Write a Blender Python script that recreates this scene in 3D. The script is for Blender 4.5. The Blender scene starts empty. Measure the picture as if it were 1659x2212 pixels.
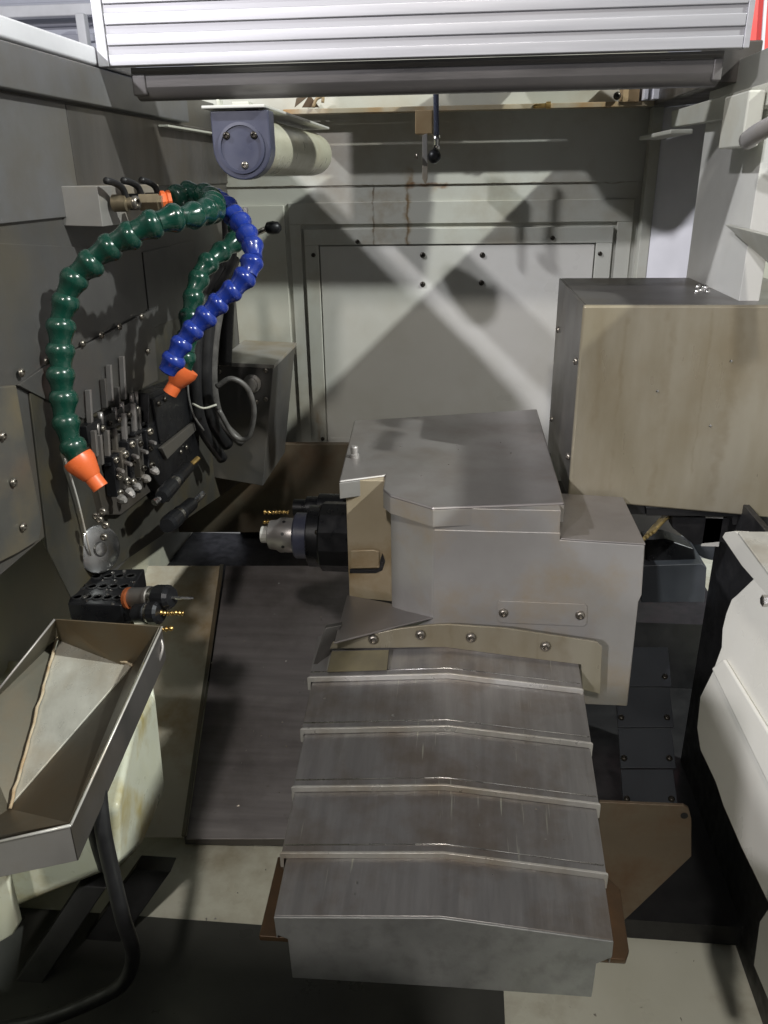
import bpy, bmesh, math, random
from mathutils import Vector, Matrix
random.seed(7)
sc = bpy.context.scene
COL = sc.collection
V = Vector

# ------------------------------------------------------------------ camera
YAW, PITCH, ROLL = [math.radians(a) for a in (5.8, 22.8, 0.9)]
FPX, CX, CY = 1725.0, 829.5, 1106.0          # focal length and centre for a 1659 x 2212 frame
fw = V((-math.sin(YAW)*math.cos(PITCH), math.cos(YAW)*math.cos(PITCH), -math.sin(PITCH)))
r0 = V((math.cos(YAW), math.sin(YAW), 0)); u0 = r0.cross(fw)
rt = r0*math.cos(ROLL) - u0*math.sin(ROLL); up = u0*math.cos(ROLL) + r0*math.sin(ROLL)
cam = bpy.data.cameras.new('camera'); camo = bpy.data.objects.new('camera', cam); COL.objects.link(camo)
camo.matrix_world = Matrix(((rt.x, up.x, -fw.x, 0), (rt.y, up.y, -fw.y, 0), (rt.z, up.z, -fw.z, 0), (0, 0, 0, 1)))
cam.sensor_fit = 'VERTICAL'; cam.sensor_height = 24.0; cam.lens = 24.0*FPX/2212.0
cam.clip_start = 0.02; cam.clip_end = 100
sc.camera = camo

# ------------------------------------------------------------------ world, lamps, exposure
w = bpy.data.worlds.new('World'); sc.world = w; w.use_nodes = True
bg = w.node_tree.nodes['Background']; bg.inputs[0].default_value = (0.80, 0.88, 1.0, 1); bg.inputs[1].default_value = 0.075

def area(name, loc, target, size, power, col):
    l = bpy.data.lights.new(name, 'AREA'); l.shape = 'DISK'; l.size = size; l.energy = power; l.color = col
    o = bpy.data.objects.new(name, l); COL.objects.link(o); o.location = loc
    o.rotation_euler = (V(target)-V(loc)).to_track_quat('-Z', 'Y').to_euler(); return o
area('hall_lamp_right', (3.80, -0.50, 3.40), (0, 1.5, -0.3), 0.13, 370, (0.97, 1.0, 0.95))
area('hall_lamp_left', (-3.50, -6.00, 3.10), (0, 1.5, -0.3), 0.24, 340, (0.98, 0.95, 1.0))
area('fill_lamp_left_rear', (-3.90, -0.50, 3.40), (0, 1.5, -0.3), 0.18, 210, (0.96, 0.96, 1.0))  # added fill with no seen source; brightens right wall and upper back wall
area('hall_lamp_front', (-0.12, -1.6, 1.9), (0, 1.0, -0.8), 0.20, 46, (1.0, 0.94, 0.87))
sc.view_settings.view_transform = 'Standard'; sc.view_settings.look = 'None'
sc.view_settings.exposure = 0.0; sc.view_settings.gamma = 1.0
sc.render.engine = 'CYCLES'

# ------------------------------------------------------------------ picture-point helpers (pixel ray met with a real plane)
def ray(x, y): return fw + rt*((x-CX)/FPX) - up*((y-CY)/FPX)
def aty(x, y, Y): d = ray(x, y); return d*(Y/d.y)
def atx(x, y, X): d = ray(x, y); return d*(X/d.x)
def atz(x, y, Z): d = ray(x, y); return d*(Z/d.z)
def atp(x, y, p, n): d = ray(x, y); return d*(V(p).dot(V(n))/d.dot(V(n)))

# ------------------------------------------------------------------ materials
def mat(name, base, var=None, scale=6, stretch=(1, 1, 1), metal=0.0, rough=0.5, rvar=0.12, bump=0.06, bscale=60,
        stain=None, stain_amt=0.0, stain_scale=3, coat=0.0, streaks=None, scratch=0.0, edge=None):
    m = bpy.data.materials.new(name); m.use_nodes = True
    nt = m.node_tree; N = nt.nodes; L = nt.links
    b = N['Principled BSDF']; b.inputs['Metallic'].default_value = metal
    b.inputs['Coat Weight'].default_value = coat
    tc = N.new('ShaderNodeTexCoord'); mp = N.new('ShaderNodeMapping'); mp.inputs['Scale'].default_value = stretch
    L.new(tc.outputs['Object'], mp.inputs['Vector'])
    def noise(s, det=5, vec=mp.outputs[0], r=0.55):
        n = N.new('ShaderNodeTexNoise'); n.inputs['Scale'].default_value = s; n.inputs['Detail'].default_value = det
        n.inputs['Roughness'].default_value = r; L.new(vec, n.inputs['Vector']); return n.outputs['Fac']
    def ramp(f, a, c, x0=0.0, x1=1.0):
        r = N.new('ShaderNodeMapRange'); r.inputs[1].default_value = a; r.inputs[2].default_value = c
        r.inputs[3].default_value = x0; r.inputs[4].default_value = x1; L.new(f, r.inputs[0]); return r.outputs[0]
    def mix(f, a, c):
        x = N.new('ShaderNodeMix'); x.data_type = 'RGBA'
        if isinstance(f, float): x.inputs[0].default_value = f
        else: L.new(f, x.inputs[0])
        for i, s in ((6, a), (7, c)):
            if isinstance(s, tuple): x.inputs[i].default_value = (*s, 1)
            else: L.new(s, x.inputs[i])
        return x.outputs[2]
    def math_(op, a, c):
        x = N.new('ShaderNodeMath'); x.operation = op
        for i, s in ((0, a), (1, c)):
            if isinstance(s, (int, float)): x.inputs[i].default_value = s
            else: L.new(s, x.inputs[i])
        return x.outputs[0]
    n1 = noise(scale)
    var = var or tuple(c*0.8 for c in base)
    colr = mix(ramp(n1, 0.34, 0.66), var, base)
    if stain:
        ns = noise(stain_scale, 6, tc.outputs['Object'], 0.62)
        colr = mix(math_('MULTIPLY', ramp(ns, 0.47, 0.68), stain_amt), colr, stain)
    if scratch:
        mp2 = N.new('ShaderNodeMapping'); mp2.inputs['Scale'].default_value = (260, 11, 11); L.new(tc.outputs['Object'], mp2.inputs['Vector'])
        nn = noise(1.0, 2, mp2.outputs[0]); big = noise(7, 2, tc.outputs['Object'])
        f = math_('MULTIPLY', ramp(nn, 0.665, 0.73), ramp(big, 0.52, 0.62))
        colr = mix(math_('MULTIPLY', f, scratch), colr, (0.5, 0.5, 0.42))
    if streaks:
        sp = N.new('ShaderNodeSeparateXYZ'); L.new(tc.outputs['Object'], sp.inputs[0])
        wob = noise(28, 3, tc.outputs['Object'])
        for (ax, x0, wd, oz, z0, z1, c, amt) in streaks:      # along-axis, centre, half width, other axis, from, to
            d = math_('ABSOLUTE', math_('SUBTRACT', math_('ADD', sp.outputs[ax], math_('MULTIPLY', math_('SUBTRACT', wob, 0.5), wd*5)), x0), 0)
            f = ramp(d, wd, wd*0.2)
            f = math_('MULTIPLY', f, ramp(sp.outputs[oz], z0-0.006, z0+0.006)); f = math_('MULTIPLY', f, ramp(sp.outputs[oz], z1+0.006, z1-0.006))
            f = math_('MULTIPLY', f, math_('MULTIPLY', ramp(noise(45, 2, tc.outputs['Object']), 0.25, 0.6), amt))
            colr = mix(f, colr, c)
    L.new(colr, b.inputs['Base Color'])
    n2 = noise(scale*2.3, 4)
    L.new(ramp(n2, 0.3, 0.7, rough-rvar, rough+rvar), b.inputs['Roughness'])
    if bump:
        bp = N.new('ShaderNodeBump'); bp.inputs['Strength'].default_value = bump; bp.inputs['Distance'].default_value = 0.002
        L.new(noise(bscale, 4), bp.inputs['Height']); L.new(bp.outputs[0], b.inputs['Normal'])
    return m

RUST = (0.22, 0.10, 0.035); OIL = (0.13, 0.10, 0.05); GRIME = (0.10, 0.085, 0.06)
M = {}
M['cream_wall'] = mat('cream_wall_paint', (0.50, 0.51, 0.46), (0.44, 0.44, 0.39), 4, rough=0.42, bump=0.05, bscale=90, stain=(0.31, 0.26, 0.18), stain_amt=0.6, stain_scale=5,
    streaks=[(0, -0.2165, 0.0030, 2, -0.155, -0.02, (0.07, 0.045, 0.025), 0.95), (0, -0.136, 0.0036, 2, -0.155, -0.015, (0.07, 0.04, 0.02), 0.95),
             (0, -0.135, 0.010, 2, -0.155, 0.02, (0.26, 0.18, 0.09), 0.75), (0, -0.08, 0.022, 2, -0.035, -0.019, (0.33, 0.22, 0.10), 0.4), (0, -0.20, 0.05, 2, -0.15, -0.03, (0.30, 0.24, 0.16), 0.45),
             (2, -0.021, 0.006, 0, -0.14, -0.04, RUST, 0.8), (2, -0.020, 0.0025, 0, -0.55, 0.38, (0.16, 0.12, 0.07), 0.6),
             (0, -0.372, 0.012, 2, -0.75, -0.56, (0.28, 0.19, 0.10), 0.5)])
M['cream'] = mat('cream_paint', (0.52, 0.53, 0.47), (0.46, 0.46, 0.40), 5, rough=0.40, bump=0.05, stain=(0.34, 0.29, 0.19), stain_amt=0.4, stain_scale=6)
M['cream_clean'] = mat('clean_cream_paint', (0.60, 0.60, 0.57), (0.55, 0.55, 0.51), 3, rough=0.38, bump=0.03, stain=(0.42, 0.40, 0.33), stain_amt=0.35, stain_scale=4)
M['door_white'] = mat('white_cream_door_paint', (0.70, 0.69, 0.63), (0.66, 0.65, 0.58), 3, rough=0.36, bump=0.03, stain=(0.55, 0.52, 0.44), stain_amt=0.3, stain_scale=4)
M['cream_yellow'] = mat('yellowed_cream_plastic', (0.70, 0.72, 0.63), (0.66, 0.67, 0.52), 9, rough=0.35, bump=0.04, stain=(0.42, 0.33, 0.08), stain_amt=0.85, stain_scale=9)
M['floor'] = mat('cream_floor_pan_paint', (0.74, 0.74, 0.64), (0.66, 0.66, 0.55), 5, rough=0.34, bump=0.05, stain=(0.26, 0.20, 0.10), stain_amt=0.7, stain_scale=5)
M['steel'] = mat('brushed_stainless_steel', (0.46, 0.445, 0.435), (0.36, 0.345, 0.335), 7, metal=0.5, rough=0.44, rvar=0.07, bump=0.05, bscale=140, stain=(0.24, 0.19, 0.13), stain_amt=0.5, stain_scale=7)
M['steel_top'] = mat('shaded_stainless_top', (0.37, 0.35, 0.343), (0.29, 0.274, 0.268), 5, metal=0.68, rough=0.40, rvar=0.06, bump=0.04, bscale=140, stain=(0.20, 0.16, 0.12), stain_amt=0.5, stain_scale=6)
M['box_top'] = mat('dark_stained_box_steel', (0.21, 0.20, 0.195), (0.155, 0.147, 0.142), 4, metal=0.7, rough=0.36, rvar=0.06, bump=0.04, bscale=140, stain=(0.17, 0.14, 0.09), stain_amt=0.6, stain_scale=5)
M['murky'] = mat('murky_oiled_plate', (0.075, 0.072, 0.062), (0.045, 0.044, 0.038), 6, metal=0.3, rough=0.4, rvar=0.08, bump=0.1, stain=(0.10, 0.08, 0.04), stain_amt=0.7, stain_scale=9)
M['tan_steel'] = mat('tan_oil_filmed_steel', (0.52, 0.45, 0.34), (0.42, 0.35, 0.24), 6, metal=0.2, rough=0.36, rvar=0.08, bump=0.05, stain=(0.30, 0.20, 0.09), stain_amt=0.85, stain_scale=8)
M['bar_steel'] = mat('dark_grey_bar_steel', (0.15, 0.143, 0.14), (0.11, 0.105, 0.102), 3, stretch=(1, 8, 8), metal=0.4, rough=0.38, bump=0.04)
M['steel_cover'] = mat('scuffed_way_cover_steel', (0.335, 0.325, 0.318), (0.265, 0.256, 0.25), 1.2, stretch=(60, 6, 6), metal=0.6, rough=0.36, rvar=0.08, bump=0.10, bscale=5, stain=(0.17, 0.125, 0.085), stain_amt=0.6, stain_scale=9, scratch=1.0)
M['steel_face'] = mat('oil_stained_steel_face', (0.38, 0.372, 0.36), (0.30, 0.29, 0.275), 5, metal=0.35, rough=0.36, rvar=0.08, bump=0.06, bscale=120, stain=(0.34, 0.27, 0.17), stain_amt=0.85, stain_scale=6)
M['steel_brown'] = mat('yellow_brown_oiled_steel', (0.32, 0.295, 0.23), (0.235, 0.205, 0.14), 3.0, stretch=(4, 1, 1), metal=0.3, rough=0.33, rvar=0.08, bump=0.05, bscale=90, stain=(0.21, 0.165, 0.095), stain_amt=0.7, stain_scale=2.6, streaks=[(0, -0.055, .004, 2, .02, .30, (0.17, 0.13, 0.07), .28), (0, .012, .009, 2, -.05, .312, (0.18, 0.14, 0.08), .25), (0, .07, .003, 2, .05, .31, (0.16, 0.12, 0.06), .28), (0, .11, .012, 2, .0, .31, (0.18, 0.14, 0.08), .28), (0, -.09, .006, 2, .12, .312, (0.19, 0.15, 0.09), .28)])
M['steel_dark'] = mat('dark_oiled_steel', (0.15, 0.14, 0.135), (0.10, 0.095, 0.09), 3, stretch=(1, 4, 1), metal=0.6, rough=0.42, rvar=0.08, bump=0.06, bscale=80, stain=(0.13, 0.10, 0.06), stain_amt=0.6, stain_scale=4)
M['wall_cool'] = mat('cool_grey_painted_steel', (0.185, 0.187, 0.197), (0.13, 0.13, 0.137), 2.5, metal=0.35, rough=0.42, rvar=0.08, bump=0.06, bscale=80, stain=(0.13, 0.115, 0.09), stain_amt=0.8, stain_scale=3)
M['steel_wall'] = mat('grey_enclosure_steel', (0.125, 0.122, 0.12), (0.08, 0.078, 0.077), 3, metal=0.45, rough=0.45, rvar=0.08, bump=0.06, bscale=80, stain=(0.135, 0.115, 0.08), stain_amt=0.6, stain_scale=3.5)
M['bright_edge'] = mat('worn_bright_steel_edge', (0.68, 0.67, 0.64), (0.56, 0.55, 0.515), 20, metal=0.4, rough=0.36, bump=0.04, stain=(0.32, 0.24, 0.14), stain_amt=0.6, stain_scale=9)
M['bright'] = mat('bright_machined_steel', (0.60, 0.59, 0.57), (0.45, 0.44, 0.42), 30, metal=1.0, rough=0.25, bump=0.03)
M['alu'] = mat('brushed_aluminium', (0.52, 0.52, 0.545), (0.47, 0.47, 0.495), 2, stretch=(1, 30, 30), metal=0.55, rough=0.36, rvar=0.04, bump=0.02)
M['alu_dark'] = mat('recessed_grey_aluminium', (0.42, 0.42, 0.44), (0.38, 0.38, 0.40), 2, stretch=(1, 30, 30), metal=0.6, rough=0.42, rvar=0.04, bump=0.02)
M['black'] = mat('blackened_tool_steel', (0.022, 0.023, 0.026), (0.012, 0.012, 0.014), 20, metal=0.5, rough=0.34, bump=0.05)
M['rubber'] = mat('black_rubber', (0.018, 0.018, 0.019), (0.010, 0.010, 0.011), 20, rough=0.45, bump=0.08)
M['hose_grey'] = mat('grey_braided_hose', (0.12, 0.115, 0.11), (0.07, 0.068, 0.065), 60, rough=0.4, bump=0.1)
M['navy_cap'] = mat('dark_blue_grey_cap', (0.055, 0.06, 0.095), (0.045, 0.048, 0.075), 10, rough=0.35, bump=0.04)
M['lamp_tube'] = mat('cream_lamp_tube', (0.50, 0.50, 0.40), (0.44, 0.43, 0.33), 8, rough=0.35, bump=0.03, stain=(0.33, 0.26, 0.14), stain_amt=0.6, stain_scale=8)
M['green'] = mat('green_hose_plastic', (0.007, 0.055, 0.036), (0.005, 0.042, 0.028), 30, rough=0.26, rvar=0.10, bump=0.04, coat=0.3, stain=(0.035, 0.045, 0.04), stain_amt=0.45, stain_scale=30)
M['blue'] = mat('blue_hose_plastic', (0.016, 0.042, 0.30), (0.012, 0.032, 0.24), 30, rough=0.26, rvar=0.10, bump=0.04, coat=0.3, stain=(0.035, 0.045, 0.04), stain_amt=0.45, stain_scale=30)
M['orange'] = mat('orange_nozzle_plastic', (0.80, 0.17, 0.05), (0.70, 0.13, 0.035), 20, rough=0.38, bump=0.03)
M['red'] = mat('red_plastic', (0.60, 0.035, 0.03), None, 20, rough=0.4, bump=0)
M['brass'] = mat('brass', (0.70, 0.48, 0.18), (0.52, 0.34, 0.12), 30, metal=0.95, rough=0.3, bump=0.04)
M['dull_brass'] = mat('dull_brass_fitting', (0.30, 0.25, 0.17), (0.2, 0.165, 0.11), 30, metal=0.7, rough=0.42)
M['tan'] = mat('tan_composite_block', (0.36, 0.27, 0.15), (0.30, 0.21, 0.11), 20, rough=0.6)
M['rusty'] = mat('rusty_brown_steel', (0.215, 0.17, 0.12), (0.15, 0.115, 0.08), 5, metal=0.35, rough=0.42, stain=(0.15, 0.085, 0.045), stain_amt=0.8, stain_scale=9)
M['rust'] = mat('orange_brown_rusty_plate', (0.15, 0.08, 0.035), (0.07, 0.045, 0.025), 14, metal=0.3, rough=0.4, bump=0.15)
M['galv'] = mat('worn_galvanised_sheet', (0.60, 0.60, 0.54), (0.46, 0.46, 0.41), 20, metal=0.3, rough=0.34, rvar=0.12, bump=0.5, bscale=45, stain=(0.34, 0.26, 0.16), stain_amt=0.5, stain_scale=7)
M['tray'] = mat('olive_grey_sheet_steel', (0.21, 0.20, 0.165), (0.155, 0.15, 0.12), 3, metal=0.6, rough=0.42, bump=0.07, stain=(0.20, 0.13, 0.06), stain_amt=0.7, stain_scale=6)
M['bead'] = mat('rusty_brown_sealant', (0.36, 0.25, 0.14), (0.48, 0.42, 0.31), 40, rough=0.6, bump=0.3)
M['cord'] = mat('yellow_wire_sheath', (0.48, 0.36, 0.14), None, 20, rough=0.5)
M['roofing'] = mat('pale_blue_grey_cladding', (0.52, 0.53, 0.60), (0.46, 0.47, 0.54), 2, rough=0.6, bump=0)
M['white'] = mat('white_paint', (0.78, 0.78, 0.82), None, 4, rough=0.45, bump=0.02)
M['sign_red'] = mat('red_painted_panel', (0.85, 0.13, 0.12), (0.80, 0.11, 0.10), 2, rough=0.4, bump=0)
M['sign_blue'] = mat('blue_painted_panel', (0.10, 0.18, 0.62), None, 2, rough=0.4, bump=0)
M['concrete'] = mat('hall_floor_concrete', (0.25, 0.25, 0.24), (0.2, 0.2, 0.19), 2, rough=0.6)
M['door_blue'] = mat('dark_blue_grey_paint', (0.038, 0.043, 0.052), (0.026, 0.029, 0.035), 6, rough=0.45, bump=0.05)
M['zip'] = mat('clear_white_nylon', (0.6, 0.6, 0.52), None, 10, rough=0.4)
M['copper'] = mat('orange_copper_ring', (0.5, 0.14, 0.05), None, 10, metal=0.6, rough=0.35)

# ------------------------------------------------------------------ object helpers
def link(name, me, m, parent, bevel=0, smooth=False, seg=2):
    o = bpy.data.objects.new(name, me); COL.objects.link(o)
    if m is not None: me.materials.append(M[m] if isinstance(m, str) else m)
    if parent is not None: o.parent = parent
    if smooth:
        for p in me.polygons: p.use_smooth = True
    if bevel:
        b = o.modifiers.new('bevel', 'BEVEL'); b.width = bevel; b.segments = seg; b.limit_method = 'ANGLE'; b.angle_limit = math.radians(25)
        for p in me.polygons: p.use_smooth = True
        wn = o.modifiers.new('wn', 'WEIGHTED_NORMAL'); wn.keep_sharp = True
    return o
def off(parent):
    o = V((0, 0, 0))
    while parent is not None: o = o + parent.location; parent = parent.parent
    return o
def pydata(name, verts, faces, m, parent=None, bevel=0, smooth=False):
    b = bmesh.new(); o = off(parent); vs = [b.verts.new(V(v)-o) for v in verts]
    for f in faces:
        try: b.faces.new([vs[i] for i in f])
        except ValueError: pass
    bmesh.ops.recalc_face_normals(b, faces=b.faces)
    me = bpy.data.meshes.new(name); b.to_mesh(me); b.free()
    return link(name, me, m, parent, bevel, smooth)
def prism(name, poly, ext, m, parent=None, bevel=0.001):
    n = len(poly); e = V(ext); vs = [V(p) for p in poly] + [V(p)+e for p in poly]
    fs = [list(range(n)), list(range(2*n-1, n-1, -1))] + [[i, (i+1) % n, n+(i+1) % n, n+i] for i in range(n)]
    return pydata(name, vs, fs, m, parent, bevel)
def loft(name, a, b, m, parent=None, bevel=0.001):
    n = len(a); vs = [V(p) for p in a]+[V(p) for p in b]
    fs = [list(range(n)), list(range(2*n-1, n-1, -1))] + [[i, (i+1) % n, n+(i+1) % n, n+i] for i in range(n)]
    return pydata(name, vs, fs, m, parent, bevel)
def box(name, x0, x1, y0, y1, z0, z1, m, parent=None, bevel=0.001):
    return prism(name, [(x0, y0, z0), (x1, y0, z0), (x1, y0, z1), (x0, y0, z1)], (0, y1-y0, 0), m, parent, bevel)
def frame_to(axis):
    a = V(axis).normalized(); return a.to_track_quat('Z', 'Y').to_matrix()
def lathe_mesh(name, prof, seg=20, cap=True):
    vs = []; fs = []
    for (r, h) in prof:
        for k in range(seg):
            a = 2*math.pi*k/seg; vs.append((r*math.cos(a), r*math.sin(a), h))
    for i in range(len(prof)-1):
        for k in range(seg):
            fs.append([i*seg+k, i*seg+(k+1) % seg, (i+1)*seg+(k+1) % seg, (i+1)*seg+k])
    if cap: fs.append(list(range(seg))[::-1]); fs.append([(len(prof)-1)*seg+k for k in range(seg)])
    me = bpy.data.meshes.new(name); me.from_pydata(vs, [], fs); me.update(); return me
def lathe(name, prof, origin, axis, m, parent=None, seg=20, smooth=True, sharp=35):
    me = lathe_mesh(name, prof, seg); R = frame_to(axis); o = off(parent)
    for v in me.vertices: v.co = R @ v.co + V(origin) - o
    ob = link(name, me, m, parent, 0, smooth)
    if smooth: me.set_sharp_from_angle(angle=math.radians(sharp))
    return ob
def catmull(pts, n=8):
    P = [V(p) for p in pts]; P = [P[0]*2-P[1]] + P + [P[-1]*2-P[-2]]; out = []
    for i in range(1, len(P)-2):
        for k in range(n):
            t = k/n; a, b, c, d = P[i-1:i+3]
            out.append(0.5*((2*b)+(c-a)*t+(2*a-5*b+4*c-d)*t*t+(3*b-a-3*c+d)*t**3))
    out.append(P[-2]); return out
def tube(name, pts, r, m, parent=None, seg=12, n=8, smooth_path=True):
    P = catmull(pts, n) if smooth_path else [V(p) for p in pts]
    vs = []; fs = []; prev = None; o = off(parent)
    for i, p in enumerate(P):
        t = (P[min(i+1, len(P)-1)]-P[max(i-1, 0)]).normalized()
        if prev is None: s = t.cross(V((0, 0, 1))); s = s if s.length > 0.1 else t.cross(V((1, 0, 0)))
        else: s = prev - t*prev.dot(t)
        s.normalize(); prev = s; b = t.cross(s); rr = r(i/(len(P)-1)) if callable(r) else r
        for k in range(seg):
            a = 2*math.pi*k/seg; vs.append(p - o + (s*math.cos(a)+b*math.sin(a))*rr)
    for i in range(len(P)-1):
        for k in range(seg): fs.append([i*seg+k, i*seg+(k+1) % seg, (i+1)*seg+(k+1) % seg, (i+1)*seg+k])
    fs.append(list(range(seg))[::-1]); fs.append([(len(P)-1)*seg+k for k in range(seg)])
    me = bpy.data.meshes.new(name); me.from_pydata(vs, [], fs); me.update()
    return link(name, me, m, parent, 0, True)
def thing(name, label, cat, loc, group=None):
    o = bpy.data.objects.new(name, None); COL.objects.link(o); o.location = loc; o.empty_display_size = 0.02
    o['label'] = label; o['category'] = cat
    if group: o['group'] = group
    bpy.context.view_layer.update(); return o
def tag(o, label, cat, group=None):
    o['label'] = label; o['category'] = cat
    if group: o['group'] = group
    return o
def struct(o): o['kind'] = 'structure'; return o
def stuff(o): o['kind'] = 'stuff'; return o
# button-head hex socket screws sharing one mesh
SCREW = lathe_mesh('screw', [(1.0, 0), (1.0, 0.18), (0.93, 0.42), (0.72, 0.66), (0.5, 0.74), (0.46, 0.30), (0.01, 0.28)], 14)
for p_ in SCREW.polygons: p_.use_smooth = True
SCREW.set_sharp_from_angle(angle=math.radians(40)); SCREW.materials.append(mat('dull_zinc_screw', (0.30, 0.28, 0.25), (0.2, 0.18, 0.15), 0.8, metal=0.85, rough=0.32, bump=0))
DSCREW = SCREW.copy(); DSCREW.materials.clear(); DSCREW.materials.append(mat('dark_oxide_screw', (0.07, 0.062, 0.05), (0.04, 0.035, 0.03), 0.8, metal=0.7, rough=0.35, bump=0))
def screw(pos, nrm, r, parent, name='screw', dark=False):
    o = bpy.data.objects.new(name, DSCREW if dark else SCREW); COL.objects.link(o); o.parent = parent
    o.location = V(pos)-off(parent); o.rotation_euler = frame_to(nrm).to_euler(); o.scale = (r, r, r); return o

# ================================================================== SETTING
NX, NY, NZ = V((1, 0, 0)), V((0, 1, 0)), V((0, 0, 1))
fl = struct(box('floor', -1.2, 0.9, 0.2, 2.4, -1.17, -1.15, 'floor', None, 0))

pit = struct(box('floor_shade_plate', -0.755, 0.085, 0.16, 0.932, -1.149, -1.143, mat('black_floor_shade', (0.07, 0.072, 0.066), (0.05, 0.05, 0.046), 6, rough=0.38, bump=0.08), None, 0.001))  # added black plate stands in for the deep shade on the floor
# ---- back wall
bw = struct(box('back_wall', -0.62, 0.43, 2.0, 2.02, -0.74, 0.20, 'cream_wall', None, 0))
XL, XR, ZT, ZB = -0.392, 0.348, -0.108, -0.74
def strip(name, x0, x1, z0, z1, y, t, m, parent, bev=0.0015): return box(name, x0, x1, y-t, y, z0, z1, m, parent, bev)
strip('upper_panel', -0.60, 0.405, -0.019, 0.16, 2.0, 0.004, 'cream_wall', bw)
# stepped frame round the access opening: outer band, then the screwed inner frame
strip('outer_frame', XL-0.028, XR+0.035, ZT+0.004, -0.055, 2.0, 0.006, 'cream_wall', bw)
strip('outer_frame', XL-0.028, XL, ZB, ZT+0.004, 2.0, 0.006, 'cream_wall', bw)
strip('outer_frame', XR, XR+0.035, ZB, ZT+0.004, 2.0, 0.006, 'cream_wall', bw)
pf = strip('panel_frame', XL+0.008, XR-0.008, -0.150, ZT-0.006, 2.0, 0.012, 'cream_wall', bw)
strip('panel_frame', XL+0.008, -0.350, ZB, -0.150, 2.0, 0.012, 'cream_wall', bw)
strip('panel_frame', 0.303, XR-0.008, ZB, -0.150, 2.0, 0.012, 'cream_wall', bw)
strip('panel_frame', -0.350, 0.303, ZB, -0.668, 2.0, 0.012, 'cream_wall', bw)
ap = strip('access_panel', -0.3475, 0.3005, -0.666, -0.1525, 2.0, 0.009, 'cream_clean', bw)
strip('label_plate', -0.345, -0.28, -0.664, -0.632, 1.991, 0.002, 'cream_clean', bw)
for px, py in ((677, 551), (772, 522), (1194, 514), (1296, 548), (697, 948)): screw(aty(px, py, 1.988), -NY, 0.0052, bw, dark=True)
for px, py in ((913, 551), (1042, 551), (913, 614), (1040, 611)): screw(aty(px, py, 1.991), -NY, 0.0065, bw, dark=True)
# embossed round-cornered line at upper right
# left recess panel, bright
strip('side_panel', -0.565, -0.43, -0.40, -0.06, 2.0, 0.010, 'cream', bw)
# ledge beam above
lb = thing('ledge_beam', 'cream painted ledge beam with rusty lower lip along top of the back wall', 'beam', (0, 1.9, 0.13))
box('beam_face', -0.60, 0.41, 1.945, 1.995, 0.137, 0.235, 'cream', lb)
box('rusty_lip', -0.40, 0.385, 1.905, 1.9449, 0.127, 0.1368, mat('rust_edged_cream_paint', (0.45, 0.42, 0.33), (0.30, 0.24, 0.14), 7, rough=0.45, stain=(0.36, 0.19, 0.05), stain_amt=0.95, stain_scale=6), lb, 0.001)
box('bracket', 0.318, 0.352, 1.90, 1.943, 0.135, 0.20, 'tan', lb)
screw(aty(1333, 207, 1.899), -NY, 0.008, lb, dark=True)
box('tab', 0.358, 0.366, 1.88, 1.943, 0.137, 0.20, 'white', lb)
box('tab', 0.374, 0.386, 1.87, 1.943, 0.137, 0.19, 'white', lb)
ct = thing('brass_fitting_chip', 'short golden brass stub lying on the rusty lip of the ledge', 'brass stub', aty(1168, 231, 1.91))
a = aty(1152, 230, 1.905); b_ = aty(1186, 227, 1.905)
lathe('stub', [(0.003, 0), (0.0045, 0.004), (0.0045, 0.026), (0.007, 0.027), (0.007, 0.036)], a, b_-a, 'brass', ct, 12)
cl = thing('rusty_clip', 'dark rusty torn metal clip hanging under the bar at upper middle left', 'clip', aty(668, 220, 1.92))
for k, (x0, y0, x1, y1, x2, y2) in enumerate(((636, 232, 640, 212, 668, 206), (652, 232, 668, 204, 690, 232))):
    prism('blade', [aty(x0, y0, 1.90+k*.004), aty(x1, y1, 1.90), aty(x2, y2, 1.91)], (0, 0.004, 0), 'rusty', cl, 0.0005)
tube('curl', [aty(676, 232, 1.9), aty(684, 214, 1.9), aty(697, 209, 1.9), aty(697, 222, 1.9)], 0.0035, 'tan', cl, 8, 4)

# ---- left wall
lw = struct(prism('left_wall', [(-0.60, 0.15, 0.155), (-0.60, 0.15, -0.45), (-0.60, 0.98, -0.45), (-0.60, 1.06, -0.60), (-0.60, 2.05, -0.60), (-0.60, 2.05, 0.155)], (0.035, 0, 0), 'steel_wall', None, 0.001))
box('upper_plate', -0.565, -0.560, 0.45, 1.20, -0.0465, 0.10, 'wall_cool', lw, 0.0012)
box('upper_plate', -0.565, -0.5605, 1.203, 1.995, -0.010, 0.10, 'steel_dark', lw, 0.0012)
box('flange', -0.565, -0.545, 0.45, 1.70, 0.103, 0.154, 'wall_cool', lw, 0.002)
tr = box('top_rail', -0.62, -0.548, 0.45, 1.46, 0.157, 0.182, 'white', lw, 0.004)
prism('middle_plate', [atx(-120, 900, -.562), atx(-120, 520, -.562), atx(305, 540, -.562), atx(335, 822, -.562), atx(318, 668, -.562), atx(95, 790, -.562), atx(36, 832, -.562)], (-0.004, 0, 0), 'steel_wall', lw, 0.0008)
prism('middle_plate', [atx(309, 545, -.562), atx(420, 520, -.562), atx(440, 800, -.562), atx(339, 822, -.562)], (-0.004, 0, 0), 'steel_wall', lw, 0.0008)
prism('bolt_plate', [atx(40, 832, -.559), atx(98, 792, -.559), atx(330, 668, -.559), atx(342, 822, -.559), atx(180, 905, -.559)], (-0.005, 0, 0), 'steel_wall', lw, 0.0008)
for px, py in ((178, 738), (218, 720), (257, 702), (305, 680), (100, 776), (45, 801), (319, 754)): screw(atx(px, py+4, -.557), NX, 0.0058, lw)
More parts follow.
